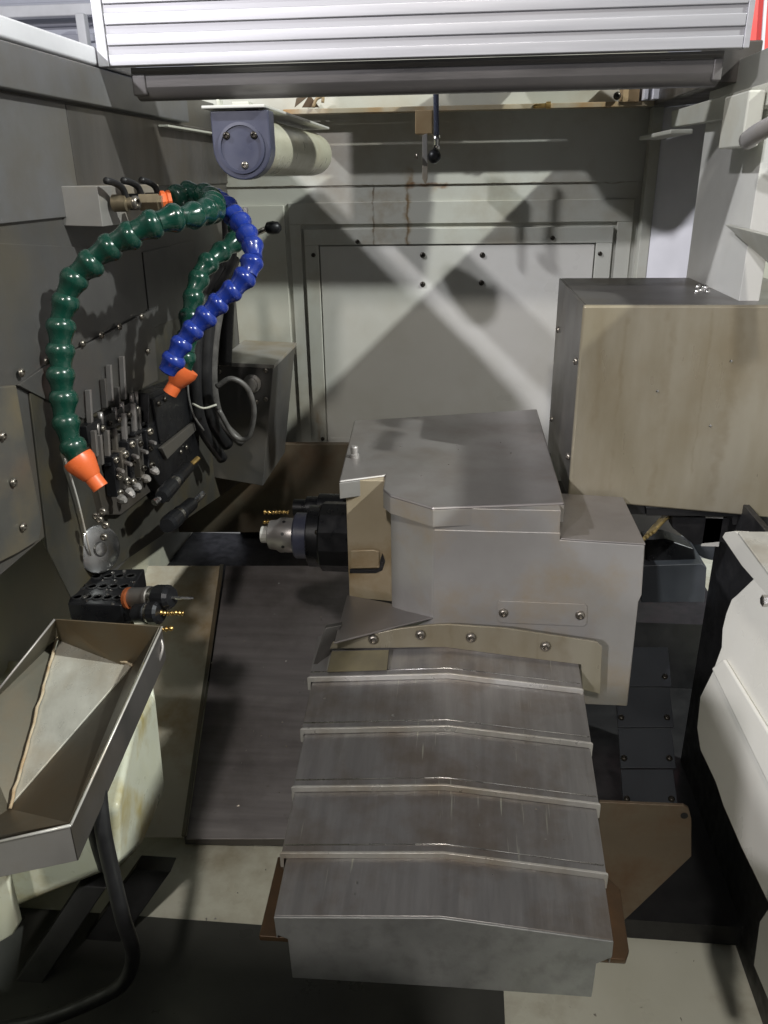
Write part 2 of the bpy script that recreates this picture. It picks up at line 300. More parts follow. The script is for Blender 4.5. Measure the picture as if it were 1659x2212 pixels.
lp = prism('lower_plate', [atx(-150, 850, -.556), atx(36, 832, -.556), atx(58, 960, -.556), atx(92, 1130, -.556), atx(84, 1168, -.556), atx(40, 1195, -.556), atx(-150, 1290, -.556)], (-0.008, 0, 0), mat('mottled_olive_steel', (0.135, 0.133, 0.122), (0.095, 0.093, 0.085), 6, metal=0.35, rough=0.45, stain=(0.22, 0.17, 0.09), stain_amt=0.6, stain_scale=6), lw, 0.002)
for px, py in ((5, 942), (28, 1042), (49, 1138)): screw(atx(px, py, -.554), NX, 0.0058, lw)
# recess behind the tools
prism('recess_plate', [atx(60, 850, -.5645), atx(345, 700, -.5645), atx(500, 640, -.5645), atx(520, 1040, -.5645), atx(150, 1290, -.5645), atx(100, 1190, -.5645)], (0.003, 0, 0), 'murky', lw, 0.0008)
tube('plate_edge', [atx(140, 990, -.553), atx(168, 1080, -.553), atx(196, 1200, -.553)], 0.0016, 'bright_edge', lw, 6, 4)
# lower left side of the pit
ll = struct(box('side_wall', -0.80, -0.76, 0.3, 2.1, -1.16, -0.40, mat('mottled_side_steel', (0.46, 0.46, 0.38), (0.30, 0.30, 0.25), 5, metal=0.1, rough=0.4, stain=(0.40, 0.37, 0.25), stain_amt=0.6, stain_scale=5), None, 0))
struct(box('side_shelf', -0.76, -0.60, 0.3, 2.1, -0.46, -0.44, 'steel_dark', None, 0))
struct(prism('side_gusset', [aty(60, 1180, 1.35), aty(130, 1220, 1.35), aty(140, 1420, 1.35), aty(-60, 1500, 1.35), aty(-60, 1200, 1.35)], (0, 0.02, 0), mat('mottled_cream_steel', (0.46, 0.46, 0.38), (0.32, 0.32, 0.26), 5, metal=0.1, rough=0.4, stain=(0.75, 0.72, 0.52), stain_amt=0.8, stain_scale=6), None, 0.001))

# ---- pit behind the spindle: dark back plate, black gap, sloped sheets
struct(prism('lower_back_plate', [aty(330, 960, 1.93), aty(770, 960, 1.93), aty(770, 1150, 1.93), aty(330, 1150, 1.93)], (0, 0.02, 0), mat('dark_brown_oily_steel', (0.17, 0.145, 0.105), (0.11, 0.09, 0.065), 5, metal=0.3, rough=0.45, stain=(0.12, 0.06, 0.03), stain_amt=0.6, stain_scale=7), None, 0.001))
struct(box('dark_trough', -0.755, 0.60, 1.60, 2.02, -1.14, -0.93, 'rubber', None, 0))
struct(box('right_floor_shade', 0.225, 0.60, 0.955, 1.599, -1.14, -1.10, 'rubber', None, 0))  # added dark plate; the right side's shade is put into its colour
struct(prism('shade_sill', [(-0.80, 0.15, -1.15), (0.9, 0.15, -1.15), (0.9, 0.15, -0.42), (-0.02, 0.15, -0.42), (-0.06, 0.15, -0.241), (-0.80, 0.15, -0.241)], (0, -0.03, 0), 'steel_dark', None, 0))  # unseen sill; height and notch shaped to set the shade on the floor
struct(box('rear_lower_wall', -0.62, 0.60, 2.03, 2.05, -1.15, -0.70, 'steel_dark', None, 0))
PB, NB = V((0, 1.75, -0.875)), V((0, -0.23, 0.63)).normalized()
def bed(x, y, h=0.0): return atp(x, y, PB+NB*h, NB)
sx = thing('side_way_cover', 'dark brushed steel sloping sheet between oily panel and way cover', 'sheet', bed(520, 1500))
prism('sheet', [bed(488, 1222), bed(800, 1222), bed(800, 1812), bed(402, 1812)], -NB*0.004, mat('dark_brushed_sheet', (0.36, 0.335, 0.34), (0.27, 0.25, 0.255), 1.6, stretch=(2, 30, 2), metal=0.55, rough=0.40, rvar=0.06, bump=0.06, bscale=6, stain=(0.09, 0.075, 0.065), stain_amt=0.6, stain_scale=3), sx, 0.0008)
prism('front_flange', [bed(398, 1808), bed(800, 1814), bed(800, 1814)-NZ*0.018, bed(398, 1808)-NZ*0.018], (0, 0.003, 0), 'steel_dark', sx, 0)
op = thing('oily_side_panel', 'rust stained grey steel panel sloping between tray and dark sheet', 'panel', bed(400, 1500, .01))
prism('sheet', [bed(300, 1222, .012), bed(480, 1222, .012), bed(396, 1808, .012), bed(250, 1808, .012)], -NB*0.004, mat('rust_stained_grey_steel', (0.66, 0.63, 0.54), (0.54, 0.51, 0.43), 5, metal=0.1, rough=0.42, stain=(0.36, 0.24, 0.11), stain_amt=0.9, stain_scale=5), op, 0.0008)
prism('bent_edge', [bed(476, 1222, .012), bed(484, 1222, .012), bed(402, 1808, .012), bed(393, 1808, .012)], NB*0.006, 'bright_edge' if False else 'tray', op, 0.001)

# ---- right wall
rw = struct(box('right_wall', 0.42, 0.45, 1.30, 1.62, -0.60, 0.16, 'cream_clean', None, 0.001))
box('corner_post', 0.395, 0.418, 1.96, 1.995, -0.60, 0.13, 'cream', rw, 0.002)
prism('angled_panel', [(.418, 1.962, -.62), (.70, 1.60, -.62), (.70, 1.60, .127), (.418, 1.962, .127)], (0.006, 0.006, 0), 'white', rw, 0.001)
box('light_stop_plate', 0.451, 0.72, 1.60, 1.615, -0.62, 0.127, 'cream', rw, 0.001)  # added plate, closes the corner gap against stray lamp light
struct(box('right_wall_front', 0.56, 0.59, 0.15, 1.245, -0.50, 0.13, 'cream_clean', None, 0.001))
fa = thing('right_fascia', 'grey cream folded rail with dark top along the right wall', 'rail', (0.41, 1.4, 0.09))
prism('rail_face', [atx(1450, 240, .40), atx(1700, 165, .40), atx(1700, 215, .40), atx(1560, 258, .40), atx(1450, 275, .40)], (0.018, 0, 0), 'cream', fa, 0.002)
box('rail_top', 0.385, 0.452, 1.47, 1.998, 0.128, 0.186, 'steel_dark', fa, 0.002)
box('light_stop_shelf', 0.4525, 0.78, 1.60, 1.998, 0.129, 0.136, 'steel_dark', fa, 0.001)  # added shelf, stops lamp light leaking in under the rail
box('stop_block', 0.375, 0.398, 1.25, 1.36, 0.030, 0.10, 'cream', fa, 0.003)
box('lower_ledge', 0.36, 0.40, 1.62, 1.90, 0.062, 0.070, 'cream', fa, 0.002)
pp = thing('pipe_stub', 'short grey pipe stub sticking in at the right edge under the rail', 'pipe', atx(1640, 285, .36))
tube('pipe', [atx(1615, 303, .36), atx(1640, 285, .362), atx(1700, 255, .37)], 0.0115, 'steel', pp, 14, 4)
gu = thing('triangular_gusset', 'cream triangular folded gusset on the right wall above the brown cover', 'gusset', atx(1600, 520, .40))
prism('plate', [atx(1565, 485, .40), atx(1700, 520, .36), atx(1700, 605, .40)], (0.012, 0, 0.0), 'cream', gu, 0.001)

# ---- factory beyond the open top
cw = struct(box('hall_wall', -6, 5, 7.0, 7.1, -3, 4, 'roofing', None, 0))
for k in range(26): box('corrugation', -6, 5, 6.965, 7.0, 0.9+k*0.11, 0.955+k*0.11, 'roofing', cw, 0.01)
for nm, x, lab in (('hall_beam', 1.3, 'white horizontal beam crossing the far hall wall at upper left'),):
    o = box(nm, -6, 2, 6.8, 6.9, 1.16, 1.24, 'white', None, 0.01); tag(o, lab, 'beam')
tag(box('hall_post', -2.95, -2.88, 6.7, 6.78, -2, 1.16, 'white', None, 0.01), 'white upright post below the beam at upper left', 'post')
tag(tube('hanging_cable', [(-1.72, 2.9, 0.95), (-1.58, 2.85, 0.62), (-1.50, 2.8, 0.45), (-1.47, 2.78, 0.30)], 0.018, 'rubber'), 'black cable hanging beyond the left rail at the top corner', 'cable')
tag(tube('grey_conduit', [(-1.66, 2.6, 0.9), (-1.60, 2.6, 0.5), (-1.58, 2.6, 0.25)], 0.02, 'white'), 'pale conduit at the extreme top left corner', 'conduit')
rs = thing('red_panel', 'red painted panel beyond the open top at upper right', 'panel', (1.2, 3.6, 0.4))
prism('panel', [aty(1600, -60, 3.6), aty(1760, -60, 3.6), aty(1760, 150, 3.6), aty(1556, 150, 3.6)], (0, 0.03, 0), 'sign_red', rs, 0.004)
prism('white_band', [aty(1655, -60, 3.58), aty(1662, -60, 3.58), aty(1648, 160, 3.58), aty(1640, 160, 3.58)], (0, 0.01, 0), 'white', rs, 0.002)
prism('blue_band', [aty(1540, 108, 3.55), aty(1562, 100, 3.55), aty(1562, 150, 3.55), aty(1540, 150, 3.55)], (0, 0.02, 0), 'sign_blue', rs, 0.002)
struct(box('hall_floor', -9, 9, -6, 9, -1.9, -1.85, 'concrete', None, 0))

# ================================================================== THINGS
# ---- ribbed aluminium cover across the top
rc = thing('ribbed_top_cover', 'bright ribbed aluminium cover spanning the top of the machine', 'cover', (-0.08, 1.3, 0.155))
box('panel', -0.543, 0.378, 1.300, 1.318, 0.1555, 0.455, 'alu_dark', rc, 0.001)
for k in range(11):
    z0 = 0.1555 + k*0.0262; o = box('rib', -0.528, 0.372, 1.2968, 1.2998, z0, z0+0.0150, 'alu', rc, 0.0012)
box('end_strip', -0.545, -0.529, 1.2965, 1.2995, 0.1550, 0.455, 'alu', rc, 0.001)
box('end_strip', 0.3725, 0.381, 1.2965, 1.2995, 0.1550, 0.455, 'alu', rc, 0.001)
tc_ = thing('rounded_crossbar', 'grey rounded steel crossbar under the ribbed top cover', 'crossbar', (-0.08, 1.33, 0.12))
prof = [(1.3185, 0.1553), (1.3185, 0.151), (1.325, 0.147), (1.325, 0.130)] + [(1.345-0.020*math.cos(a_), 0.132-0.020*math.sin(a_)) for a_ in [math.radians(t_) for t_ in range(10, 180, 20)]] + [(1.365, 0.154)]
x0, x1 = -0.505, 0.355
loft('bar', [(x0, y, z) for y, z in prof], [(x1, y, z) for y, z in prof], 'bar_steel', tc_, 0.0006)
box('end_cap', x0-0.003, x0+0.020, 1.3235, 1.367, 0.118, 0.1545, 'bar_steel', tc_, 0.003)
box('end_cap', x1-0.012, x1+0.002, 1.3235, 1.367, 0.118, 0.1545, 'bar_steel', tc_, 0.003)
# added unseen plate, shaped to throw the square shadow on the back wall
struct(prism('shadow_plate', [(.0, 1.66, .236), (.42, 1.66, .236), (.19, 1.83, .236), (.17, 1.92, .236), (.05, 1.92, .236), (-.05, 1.78, .236)], (0, 0, .006), 'steel_dark', None, 0))

struct(box('front_wall', -1.2, -0.64, 0.12, 0.15, -1.15, -0.25, 'steel_dark', None, 0))
struct(box('front_wall', 0.60, 1.2, 0.12, 0.15, -1.15, 0.18, 'steel_dark', None, 0))

# ---- strut with ball joint
st = thing('ball_joint_strut', 'slim blue grey rod with black ball joint hanging under the crossbar', 'strut', aty(940, 330, 1.83))
tube('rod', [aty(941, 150, 1.83), aty(942, 230, 1.83), aty(943, 300, 1.83)], 0.0058, mat('blue_grey_rod', (0.12, 0.135, 0.20), None, 10, metal=0.6, rough=0.25, bump=0), st, 12, 3)
tube('socket', [aty(943, 292, 1.83), aty(943, 322, 1.83)], 0.0075, 'bright', st, 12, 3)
lathe('ball', [(0.001, -0.014), (0.008, -0.012), (0.0135, -0.005), (0.014, 0.003), (0.010, 0.011), (0.001, 0.0145)], aty(938, 338, 1.83), NZ, 'black', st, 18, True, 60)
prism('hanger_plate', [aty(912, 292, 1.85), aty(923, 288, 1.85), aty(924, 385, 1.85), aty(919, 400, 1.85), aty(912, 385, 1.85)], (0, 0.006, 0), 'steel_face', st, 0.001)
screw(aty(902, 338, 1.845), -NX+V((0, -.3, 0)), 0.007, st)
box('mounting_block', *[aty(897, 280, 1.86).x, aty(934, 280, 1.86).x], 1.855, 1.90, aty(910, 290, 1.86).z, 0.126, 'tan', st, 0.002)

# ---- round worklight
wl = thing('round_worklight', 'cream tubular worklight with dark blue grey end cap under a bracket at upper left', 'lamp', (-0.313, 1.2, 0.085))
CXW, CZW, RW = -0.313, 0.043, 0.041
lathe('tube', [(RW*.97, 0), (RW*.97, 0.50), (RW*.93, 0.535), (RW*.80, 0.56), (RW*.5, 0.578), (.001, 0.583)], (CXW, 1.232, CZW), NY, 'lamp_tube', wl, 40)
capo = [(CXW-RW, 1.198, 0.0865), (CXW-RW, 1.198, CZW-0.004)]
for t_ in range(10, 180, 12): capo.append((CXW-RW*math.cos(math.radians(t_)), 1.198, CZW-0.004-RW*math.sin(math.radians(t_))))
capo += [(CXW+RW, 1.198, CZW-0.004), (CXW+RW, 1.198, 0.0865)]
ec = prism('end_cap', capo, (0, 0.033, 0), 'navy_cap', wl, 0.0022)
lathe('cap_ring', [(0.033, -0.0005), (0.033, 0.0018), (0.029, 0.0022), (0.0288, 0.0002)], (CXW, 1.197, CZW-0.004), -NY, 'navy_cap', ec, 36)
for dx, dz, dk in ((-.020, .012, True), (.019, .012, True), (.003, -.026, False)): screw((CXW+dx, 1.197, CZW+dz), -NY, 0.0052, ec, dark=dk)
prism('bracket_plate', [(CXW-0.050, 1.19, 0.0885), (CXW+0.038, 1.19, 0.0885), (CXW+0.036, 1.76, 0.0885), (CXW-0.040, 1.76, 0.0885)], (0, 0, 0.004), 'cream_clean', wl, 0.001)
box('bracket_block', CXW-0.032, CXW+-0.006, 1.28, 1.31, 0.093, 0.104, 'cream', wl, 0.002)
box('bracket_block', CXW-0.044, CXW-0.038, 1.24, 1.26, 0.093, 0.104, 'cream', wl, 0.002)
# shelf plate left of the lamp
tag(box('shelf_plate', -0.559, -0.540, 1.56, 1.95, 0.088, 0.092, 'cream', None, 0.001), 'narrow pale strip along the left wall behind the worklight', 'strip')

# ---- cooling manifold block with valves
mb = thing('coolant_manifold', 'grey steel manifold block on the left wall with black valve levers and brass fittings', 'manifold', (-0.55, 1.15, -0.06))
MX = -0.505
prism('block', [aty(97, 402, 1.15), aty(210, 402, 1.15), aty(222, 490, 1.15), aty(113, 487, 1.15)], (0, 0.24, 0), 'steel_face', mb, 0.0012)
for k, Y in enumerate((1.185, 1.245, 1.315)):
    zc = -0.030
    vb = lathe('valve_body', [(0.006, 0), (0.012, 0.002), (0.012, 0.022), (0.008, 0.024), (0.008, 0.030)], (MX, Y, zc), NX, 'dull_brass' if k == 0 else 'black', mb, 14)
    tube('lever', [(MX+0.022, Y, zc+0.006), (MX+0.020, Y-0.006, zc+0.020), (MX+0.016, Y-0.022, zc+0.027), (MX+0.012, Y-0.040, zc+0.030)], 0.0048, 'rubber', vb, 8, 5)
screw((MX+0.031, 1.190, -0.030), V((1, -.4, 0)), 0.010, mb)
nutp = aty(315, 437, 1.20)
lathe('fitting', [(0.013, 0), (0.013, 0.026), (0.010, 0.028), (0.010, 0.032)], (MX+0.030, 1.215, -0.030), V((1, 0.15, 0)), 'dull_brass', mb, 6, False)

# ---- segmented coolant hoses
def seg_mesh(name, r, ln, m):
    me = lathe_mesh(name, [(r*0.62, -0.16*ln), (r*0.80, -0.08*ln), (r*0.81, 0.12*ln), (r*0.87, 0.28*ln), (r*0.98, 0.46*ln), (r*1.08, 0.56*ln), (r*1.10, 0.62*ln), (r*1.10, 0.74*ln), (r*1.02, 0.88*ln), (r*0.86, 0.98*ln), (r*0.66, 1.05*ln), (r*0.40, 1.07*ln)], 26)
    for p in me.polygons: p.use_smooth = True
    me.set_sharp_from_angle(angle=math.radians(32)); me.materials.append(M[m]); return me
def seg_hose(name, label, pts, r, ln, m, flip=True):
    P = catmull(pts, 24); acc = [0]
    for i in range(1, len(P)): acc.append(acc[-1]+(P[i]-P[i-1]).length)
    n = max(3, round(acc[-1]/ln)); st_ = acc[-1]/n
    def at(s):
        s = min(max(s, 0), acc[-1])
        for i in range(1, len(P)):
            if acc[i] >= s: return P[i-1].lerp(P[i], (s-acc[i-1])/max(1e-9, acc[i]-acc[i-1]))
        return P[-1]
    root = thing(name, label, 'hose', P[0]); me = seg_mesh('segment', r, st_, m)
    for k in range(n):
        a, b = at(k*st_), at((k+1)*st_)
        o = bpy.data.objects.new('segment', me); COL.objects.link(o); o.parent = root
        d = (b-a) if flip else (a-b)
        o.location = (a if flip else b) - root.location; o.rotation_euler = frame_to(d).to_euler(); 
        o.scale = (random.uniform(.94, 1.04),)*2 + (random.uniform(.95, 1.06),)
        o.rotation_euler.x += random.uniform(-.07, .07); o.rotation_euler.y += random.uniform(-.07, .07)
    return root, P[-1], (P[-1]-P[-3]).normalized()
R1 = 0.0172
g1 = [aty(372, 428, 1.24), aty(420, 418, 1.28), aty(455, 432, 1.24), aty(455, 455, 1.16), aty(400, 468, 1.10), aty(330, 484, 1.07), aty(258, 520, 1.06), aty(192, 568, 1.05), aty(152, 618, 1.04), aty(131, 690, 1.03), aty(132, 770, 1.02), aty(135, 850, 1.01), aty(143, 925, 1.0), aty(172, 995, 0.99)]
root, pe, d = seg_hose('segmented_coolant_hose', 'dark green segmented coolant hose arching down the far left side', g1, R1, 0.0315, 'green', False)
def nozzle(root, p, d, r, ln, m='orange'):
    return lathe('nozzle', [(r*0.9, -0.006), (r*1.22, -0.005), (r*1.25, 0.003), (r*1.12, 0.010), (r*0.80, ln*0.55), (r*0.66, ln*0.62), (r*0.66, ln), (r*0.46, ln), (r*0.44, ln-0.006)], p, d, m, root, 24, True, 28)
nozzle(root, pe, aty(224, 1062, 0.985)-pe, R1, 0.046)
lathe('collar', [(0.0125, 0), (0.015, 0.002), (0.015, 0.007), (0.013, 0.009), (0.015, 0.011), (0.015, 0.016)], aty(347, 436, 1.235), aty(400, 430, 1.25)-aty(347, 436, 1.235), 'orange', root, 8, False)
g2 = [aty(480, 440, 1.45), aty(515, 475, 1.42), aty(508, 520, 1.38), aty(470, 550, 1.34), aty(430, 595, 1.31), aty(415, 650, 1.29), aty(408, 710, 1.27), aty(402, 770, 1.25), aty(398, 800, 1.25)]
root, pe, d = seg_hose('segmented_coolant_hose', 'shorter dark green segmented coolant hose ending behind the blue one', g2, R1*.95, 0.033, 'green', False)
nozzle(root, pe, aty(368, 848, 1.24)-pe, R1*1.05, 0.045)
g3 = [aty(462, 430, 1.30), aty(490, 448, 1.25), aty(527, 495, 1.2), aty(549, 545, 1.17), aty(532, 600, 1.15), aty(483, 642, 1.14), aty(438, 690, 1.13), aty(398, 735, 1.12), aty(372, 778, 1.11), aty(362, 800, 1.11)]
root, pe, d = seg_hose('segmented_coolant_hose', 'bright blue segmented coolant hose curling down and left', g3, 0.0155, 0.0270, 'blue', False)
lathe('collar', [(0.010, 0), (0.012, 0.002), (0.012, 0.014)], aty(428, 418, 1.34), aty(470, 430, 1.34)-aty(428, 418, 1.34), 'red', root, 8, False)
for o in bpy.data.objects:
    if o.name.startswith('segmented_coolant_hose'): o['group'] = 'segmented coolant hoses on the manifold'

# ---- black cable bundle with loop and tie
cb = thing('cable_bundle', 'bundle of black hoses falling past the servo box and tied with nylon', 'hoses', aty(440, 800, 1.5))
tube('hose', [aty(492, 440, 1.62), aty(495, 560, 1.58), aty(462, 640, 1.52), aty(446, 740, 1.5), aty(444, 830, 1.5), aty(455, 900, 1.52), aty(490, 960, 1.58)], 0.014, 'rubber', cb, 14, 8)
tube('hose', [aty(508, 560, 1.60), aty(480, 640, 1.53), aty(462, 740, 1.51), aty(460, 840, 1.51), aty(478, 910, 1.54), aty(520, 955, 1.6)], 0.010, 'hose_grey', cb, 14, 8)
tube('hose', [aty(475, 570, 1.55), aty(436, 660, 1.5), aty(424, 760, 1.48), aty(424, 860, 1.48), aty(440, 930, 1.5), aty(480, 990, 1.56)], 0.012, 'rubber', cb, 14, 8)
tube('hose', [aty(495, 600, 1.66), aty(490, 700, 1.64), aty(486, 790, 1.62)], 0.014, mat('corrugated_black_conduit', (0.02, 0.02, 0.02), None, 90, rough=0.5, bump=0.5, bscale=200), cb, 14, 8)
tube('loop', [aty(468, 835, 1.47), aty(500, 818, 1.47), aty(535, 840, 1.48), aty(549, 890, 1.49), aty(535, 945, 1.5), aty(505, 940, 1.5), aty(472, 885, 1.49)], 0.0052, 'hose_grey', cb, 10, 8)
tube('tie', [aty(416, 872, 1.46), aty(440, 882, 1.45), aty(468, 874, 1.46)], 0.0022, 'zip', cb, 6, 4)
tube('loop', [aty(405, 818, 1.47), aty(408, 860, 1.46), aty(420, 900, 1.46), aty(440, 930, 1.47)], 0.0022, 'hose_grey', cb, 6, 6)
va = thing('shutoff_valve', 'small pale valve with dark oval knob sticking out left of the access panel', 'valve', aty(590, 492, 1.8))
tube('stem', [aty(545, 508, 1.82), aty(580, 492, 1.80)], 0.006, 'bright', va, 10, 3)
lathe('knob', [(0.004, -.018), (0.012, -.013), (0.014, 0), (0.012, .012), (0.004, .018)], aty(590, 492, 1.8), NX, 'black', va, 16, True, 60)
tag(box('white_fitting', aty(524, 448, 1.5).x, aty(533, 448, 1.5).x, 1.5, 1.51, aty(524, 472, 1.5).z, aty(524, 448, 1.5).z, 'white', None, 0.002), 'tiny white fitting just behind the top of the blue hose', 'fitting')

# ---- servo box
sb = thing('servo_box', 'grey steel box with screws and a round cable gland below the lit cream recess', 'box', aty(540, 900, 1.7))
A = [aty(466, 790, 1.68), aty(590, 796, 1.68), aty(568, 1050, 1.68), aty(452, 1030, 1.68)]
loft('housing', A, [p+V((0.0, 0.24, 0)) for p in A], 'steel_wall', sb, 0.002)
loft('top_cap', [aty(464, 790, 1.678), aty(592, 796, 1.678), aty(592, 788, 1.678), aty(464, 782, 1.678)], [aty(464, 790, 1.678)+NY*.25, aty(592, 796, 1.678)+NY*.25, aty(592, 788, 1.678)+NY*.25, aty(464, 782, 1.678)+NY*.25], 'steel_face', sb, 0.001)
#box('side_fin', -0.402, -0.398, 1.70, 1.95, -0.70, -0.33, 'steel_dark', sb, 0.001)
for px, py in ((480, 802), (580, 800), (580, 862), (560, 868)): screw(aty(px-6, py, 1.678), -NY, 0.0055, sb)
lathe('cable_gland', [(0.020, 0), (0.020, .004), (0.014, .006), (0.014, .014), (0.009, .016)], aty(545, 828, 1.678), -NY, 'steel_face', sb, 20)

# ---- gang tool post with tools
def tx(x, y, X=-0.545): return atx(x, y, X)
gp = thing('gang_tool_post', 'row of slim steel turning tools clamped in a dark gang tool post on the left', 'tool post', tx(260, 960))
prism('upper_bar', [tx(186, 922), tx(300, 860), tx(304, 890), tx(192, 958)], (-0.016, 0, 0), 'black', gp, 0.001)
prism('clamp_body', [tx(205, 975, -.550), tx(322, 890, -.550), tx(326, 1062, -.550), tx(262, 1112, -.550), tx(226, 1112, -.550), tx(208, 1040, -.550)], (-0.014, 0, 0), 'steel_dark', gp, 0.0015)
tools = [(196, 842, 926), (228, 818, 880), (240, 788, 866), (268, 770, 862), (257, 836, 896), (219, 940, 1003), (235, 930, 1012), (252, 925, 1006), (272, 893, 985), (292, 872, 948), (303, 880, 968), (207, 930, 985)]
for i, (px, t0, t1) in enumerate(tools):
    X_ = -.538 if i > 4 else -.548
    a = tx(px, t0, X_); b = tx(px+5, t1, X_); wv = V((0, 0.0032, 0))
    prism('tool_shank', [a-wv, a+wv, b+wv, b-wv], (-0.008, 0, 0), 'steel_top' if i % 3 != 1 else 'box_top', gp, 0.0006)
for i in range(5):
    t = i/4.0; px = 247+t*74+random.uniform(-3, 3); y0_ = 985-t*60+random.uniform(-6, 6); y1_ = 1074-t*66+random.uniform(-5, 5)
    a = tx(px, y0_, -.530); b = tx(px+8, y1_, -.530); wv = V((0, .0085*(1+.25*t), 0))
    c = prism('tool_clamp', [a-wv, a+wv, b+wv*.8, b-wv*.8], (-0.018, 0, 0), 'steel_dark' if i % 2 else 'black', gp, 0.002)
    for f_ in ((0.14, 0.80) if i % 2 else (0.10, 0.52, 0.93)):
        p = a.lerp(b, f_)+V((0.001, random.uniform(-.5, .3)*wv.y, 0)); screw(p, V((1, -.5, random.uniform(-.1, .3))), random.uniform(.0050, .0072), c, dark=random.random() < .45)
    q = b+V((0.0, 0, -0.004)); lathe('insert_tip', [(0.0055, 0), (0.0075, .003), (0.0070, .012), (.003, .019)], q, V((.6, -.5, random.uniform(-.3, .1))), 'steel', c, 7, False)
    m_ = a.lerp(b, .35)+V((.002, 0, 0)); lathe('cross_pin', [(.0036, 0), (.0036, .016), (.0026, .018)], m_, V((1, -.9, .1)), 'steel_top', c, 8)
for i in range(6):
    t = i/5.0; p = tx(202+t*95+random.uniform(-4, 4), 936-t*55+random.uniform(-8, 8), -.5435); screw(p, NX, random.uniform(.004, .006), gp, dark=i % 2 == 0)
for i in range(14):
    p = tx(random.uniform(215, 320), random.uniform(930, 1060), -.549); lathe('fixing_pin', [(.003, 0), (.003, random.uniform(.004, .012)), (.002, .013)], p, V((1, random.uniform(-.6, 0), random.uniform(-.2, .2))), random.choice(['black', 'steel_top', 'steel_dark']), gp, 7)
for (px, py) in ((208, 915), (216, 890), (246, 880), (262, 868), (283, 850), (292, 846)):
    tube('set_screw', [tx(px, py, -.548), tx(px+2, py+26, -.548)], 0.0046, 'steel_top', gp, 8, 2)
for k in range(5): prism('lower_clamp_bar', [tx(238+k*18, 1000-k*22, -.534), tx(262+k*18, 990-k*22, -.534), tx(262+k*18, 998-k*22, -.534), tx(238+k*18, 1008-k*22, -.534)], (-.01, 0, 0), 'black', gp, 0.001)

# ---- black drilling block
db = thing('angled_drill_block', 'black angled block with a grey step beside the blue hose tip', 'tool block', aty(370, 900, 1.5))
prism('block', [tx(322, 850, -.530), tx(405, 815, -.530), tx(430, 880, -.530), tx(432, 1000, -.530), tx(365, 1085, -.530), tx(322, 1010, -.530)], (-0.03, 0, 0), 'black', db, 0.002)
prism('upper_face', [tx(330, 862, -.526), tx(398, 832, -.526), tx(418, 905, -.526), tx(348, 960, -.526)], (-0.004, 0, 0), 'black', db, 0.001)
prism('step_face', [tx(350, 968, -.522), tx(420, 912, -.522), tx(424, 930, -.522), tx(362, 992, -.522)], (-0.008, 0, 0), 'steel_wall', db, 0.001)
for px, py in ((342, 872), (356, 862), (372, 852), (384, 846)): screw(tx(px, py, -.525), NX, 0.0050, db, dark=True)
for px, py in ((390, 976), (402, 966)): screw(tx(px, py, -.5285), NX, 0.0045, db)
def collet_tool(name, label, p, q, s=1.0, tip=True, group='collet holders on the left tool blocks', tipm='brass', cap=False):
    d = (q-p).normalized(); L_ = (q-p).length; root = thing(name, label, 'tool holder', p, group)
    lathe('holder_body', [(0.012*s, 0), (0.0145*s, .003), (0.0145*s, L_*.42), (0.0165*s, L_*.44), (0.0165*s, L_*.50), (0.0150*s, L_*.52)], p, d, 'black' if not cap else 'steel_dark', root, 20)
    lathe('collar', [(0.0150*s, L_*.52), (0.0150*s, L_*.64)], p, d, 'bright', root, 20)
    lathe('collet_nut', [(0.0175*s, L_*.64), (0.018*s, L_*.67), (0.018*s, L_*.92), (0.014*s, L_), (0.006*s, L_)], p, d, 'black', root, 16, False)
    return root, d
root, d = collet_tool('collet_holder', 'upper angled collet holder left of the black pit', aty(408, 1008, 1.34), aty(348, 1074, 1.16), .72)
lathe('collet_tip', [(.004, 0), (.006, .006), (.006, .014)], aty(345, 1077, 1.155), V((-.4, -1, -.2)), 'bright', root, 8)
lathe('rear_stem', [(.005, 0), (.005, .03)], aty(407, 1009, 1.34), V((.4, 1, .3)), 'brass', root, 8)
root, d = collet_tool('collet_holder', 'lower angled collet holder with bright collar left of the black pit', aty(414, 1088, 1.30), aty(360, 1136, 1.16), .85)
lathe('rear_stem', [(.006, 0), (.006, .03)], aty(418, 1086, 1.3), V((.4, 1, .3)), 'bright', root, 8)

# ---- black turret plate lower left with holders
bt = thing('drilled_tool_plate', 'black drilled tool plate beaded with coolant above the sheet metal tray', 'tool plate', aty(210, 1290, 0.996))
a, b, c, d_ = aty(150, 1300, 0.971), aty(262, 1304, 0.971), aty(312, 1232, 1.079), aty(168, 1234, 1.129)
zt = a.z
top = [atz(146, 1304, zt), atz(262, 1307, zt), atz(312, 1228, zt), atz(170, 1232, zt)]
prism('plate', top, (0, 0, -0.045), 'black', bt, 0.002)
prism('side_block', [aty(262, 1309, 0.971), aty(330, 1300, 0.996), aty(330, 1340, 0.996), aty(262, 1345, 0.971)], (0, 0.05, 0), 'black', bt, 0.002)
for i in range(5):
    for j in range(3):
        u_ = .14+i*.18; v_ = .18+j*.3
        p = top[0].lerp(top[1], u_).lerp(top[3].lerp(top[2], u_), v_)
        lathe('bore', [(0.0085, 0), (0.0085, 0.0012), (0.006, 0.0016), (0.0055, -0.004), (0.001, -.004)], p, NZ, 'rubber', bt, 12)
for i in range(26):
    u_, v_ = random.random(), random.random(); p = top[0].lerp(top[1], u_).lerp(top[3].lerp(top[2], u_), v_)
    s_ = random.uniform(.0012, .0032); lathe('coolant_drop', [(s_, 0), (s_*.8, s_*.5), (s_*.3, s_*.8)], p, NZ, 'bright', bt, 8)
root, d = collet_tool('collet_holder', 'top horizontal collet holder with copper ring and long thin drill', aty(280, 1290, 0.988), aty(372, 1290, 0.971), 1.0, cap=True)
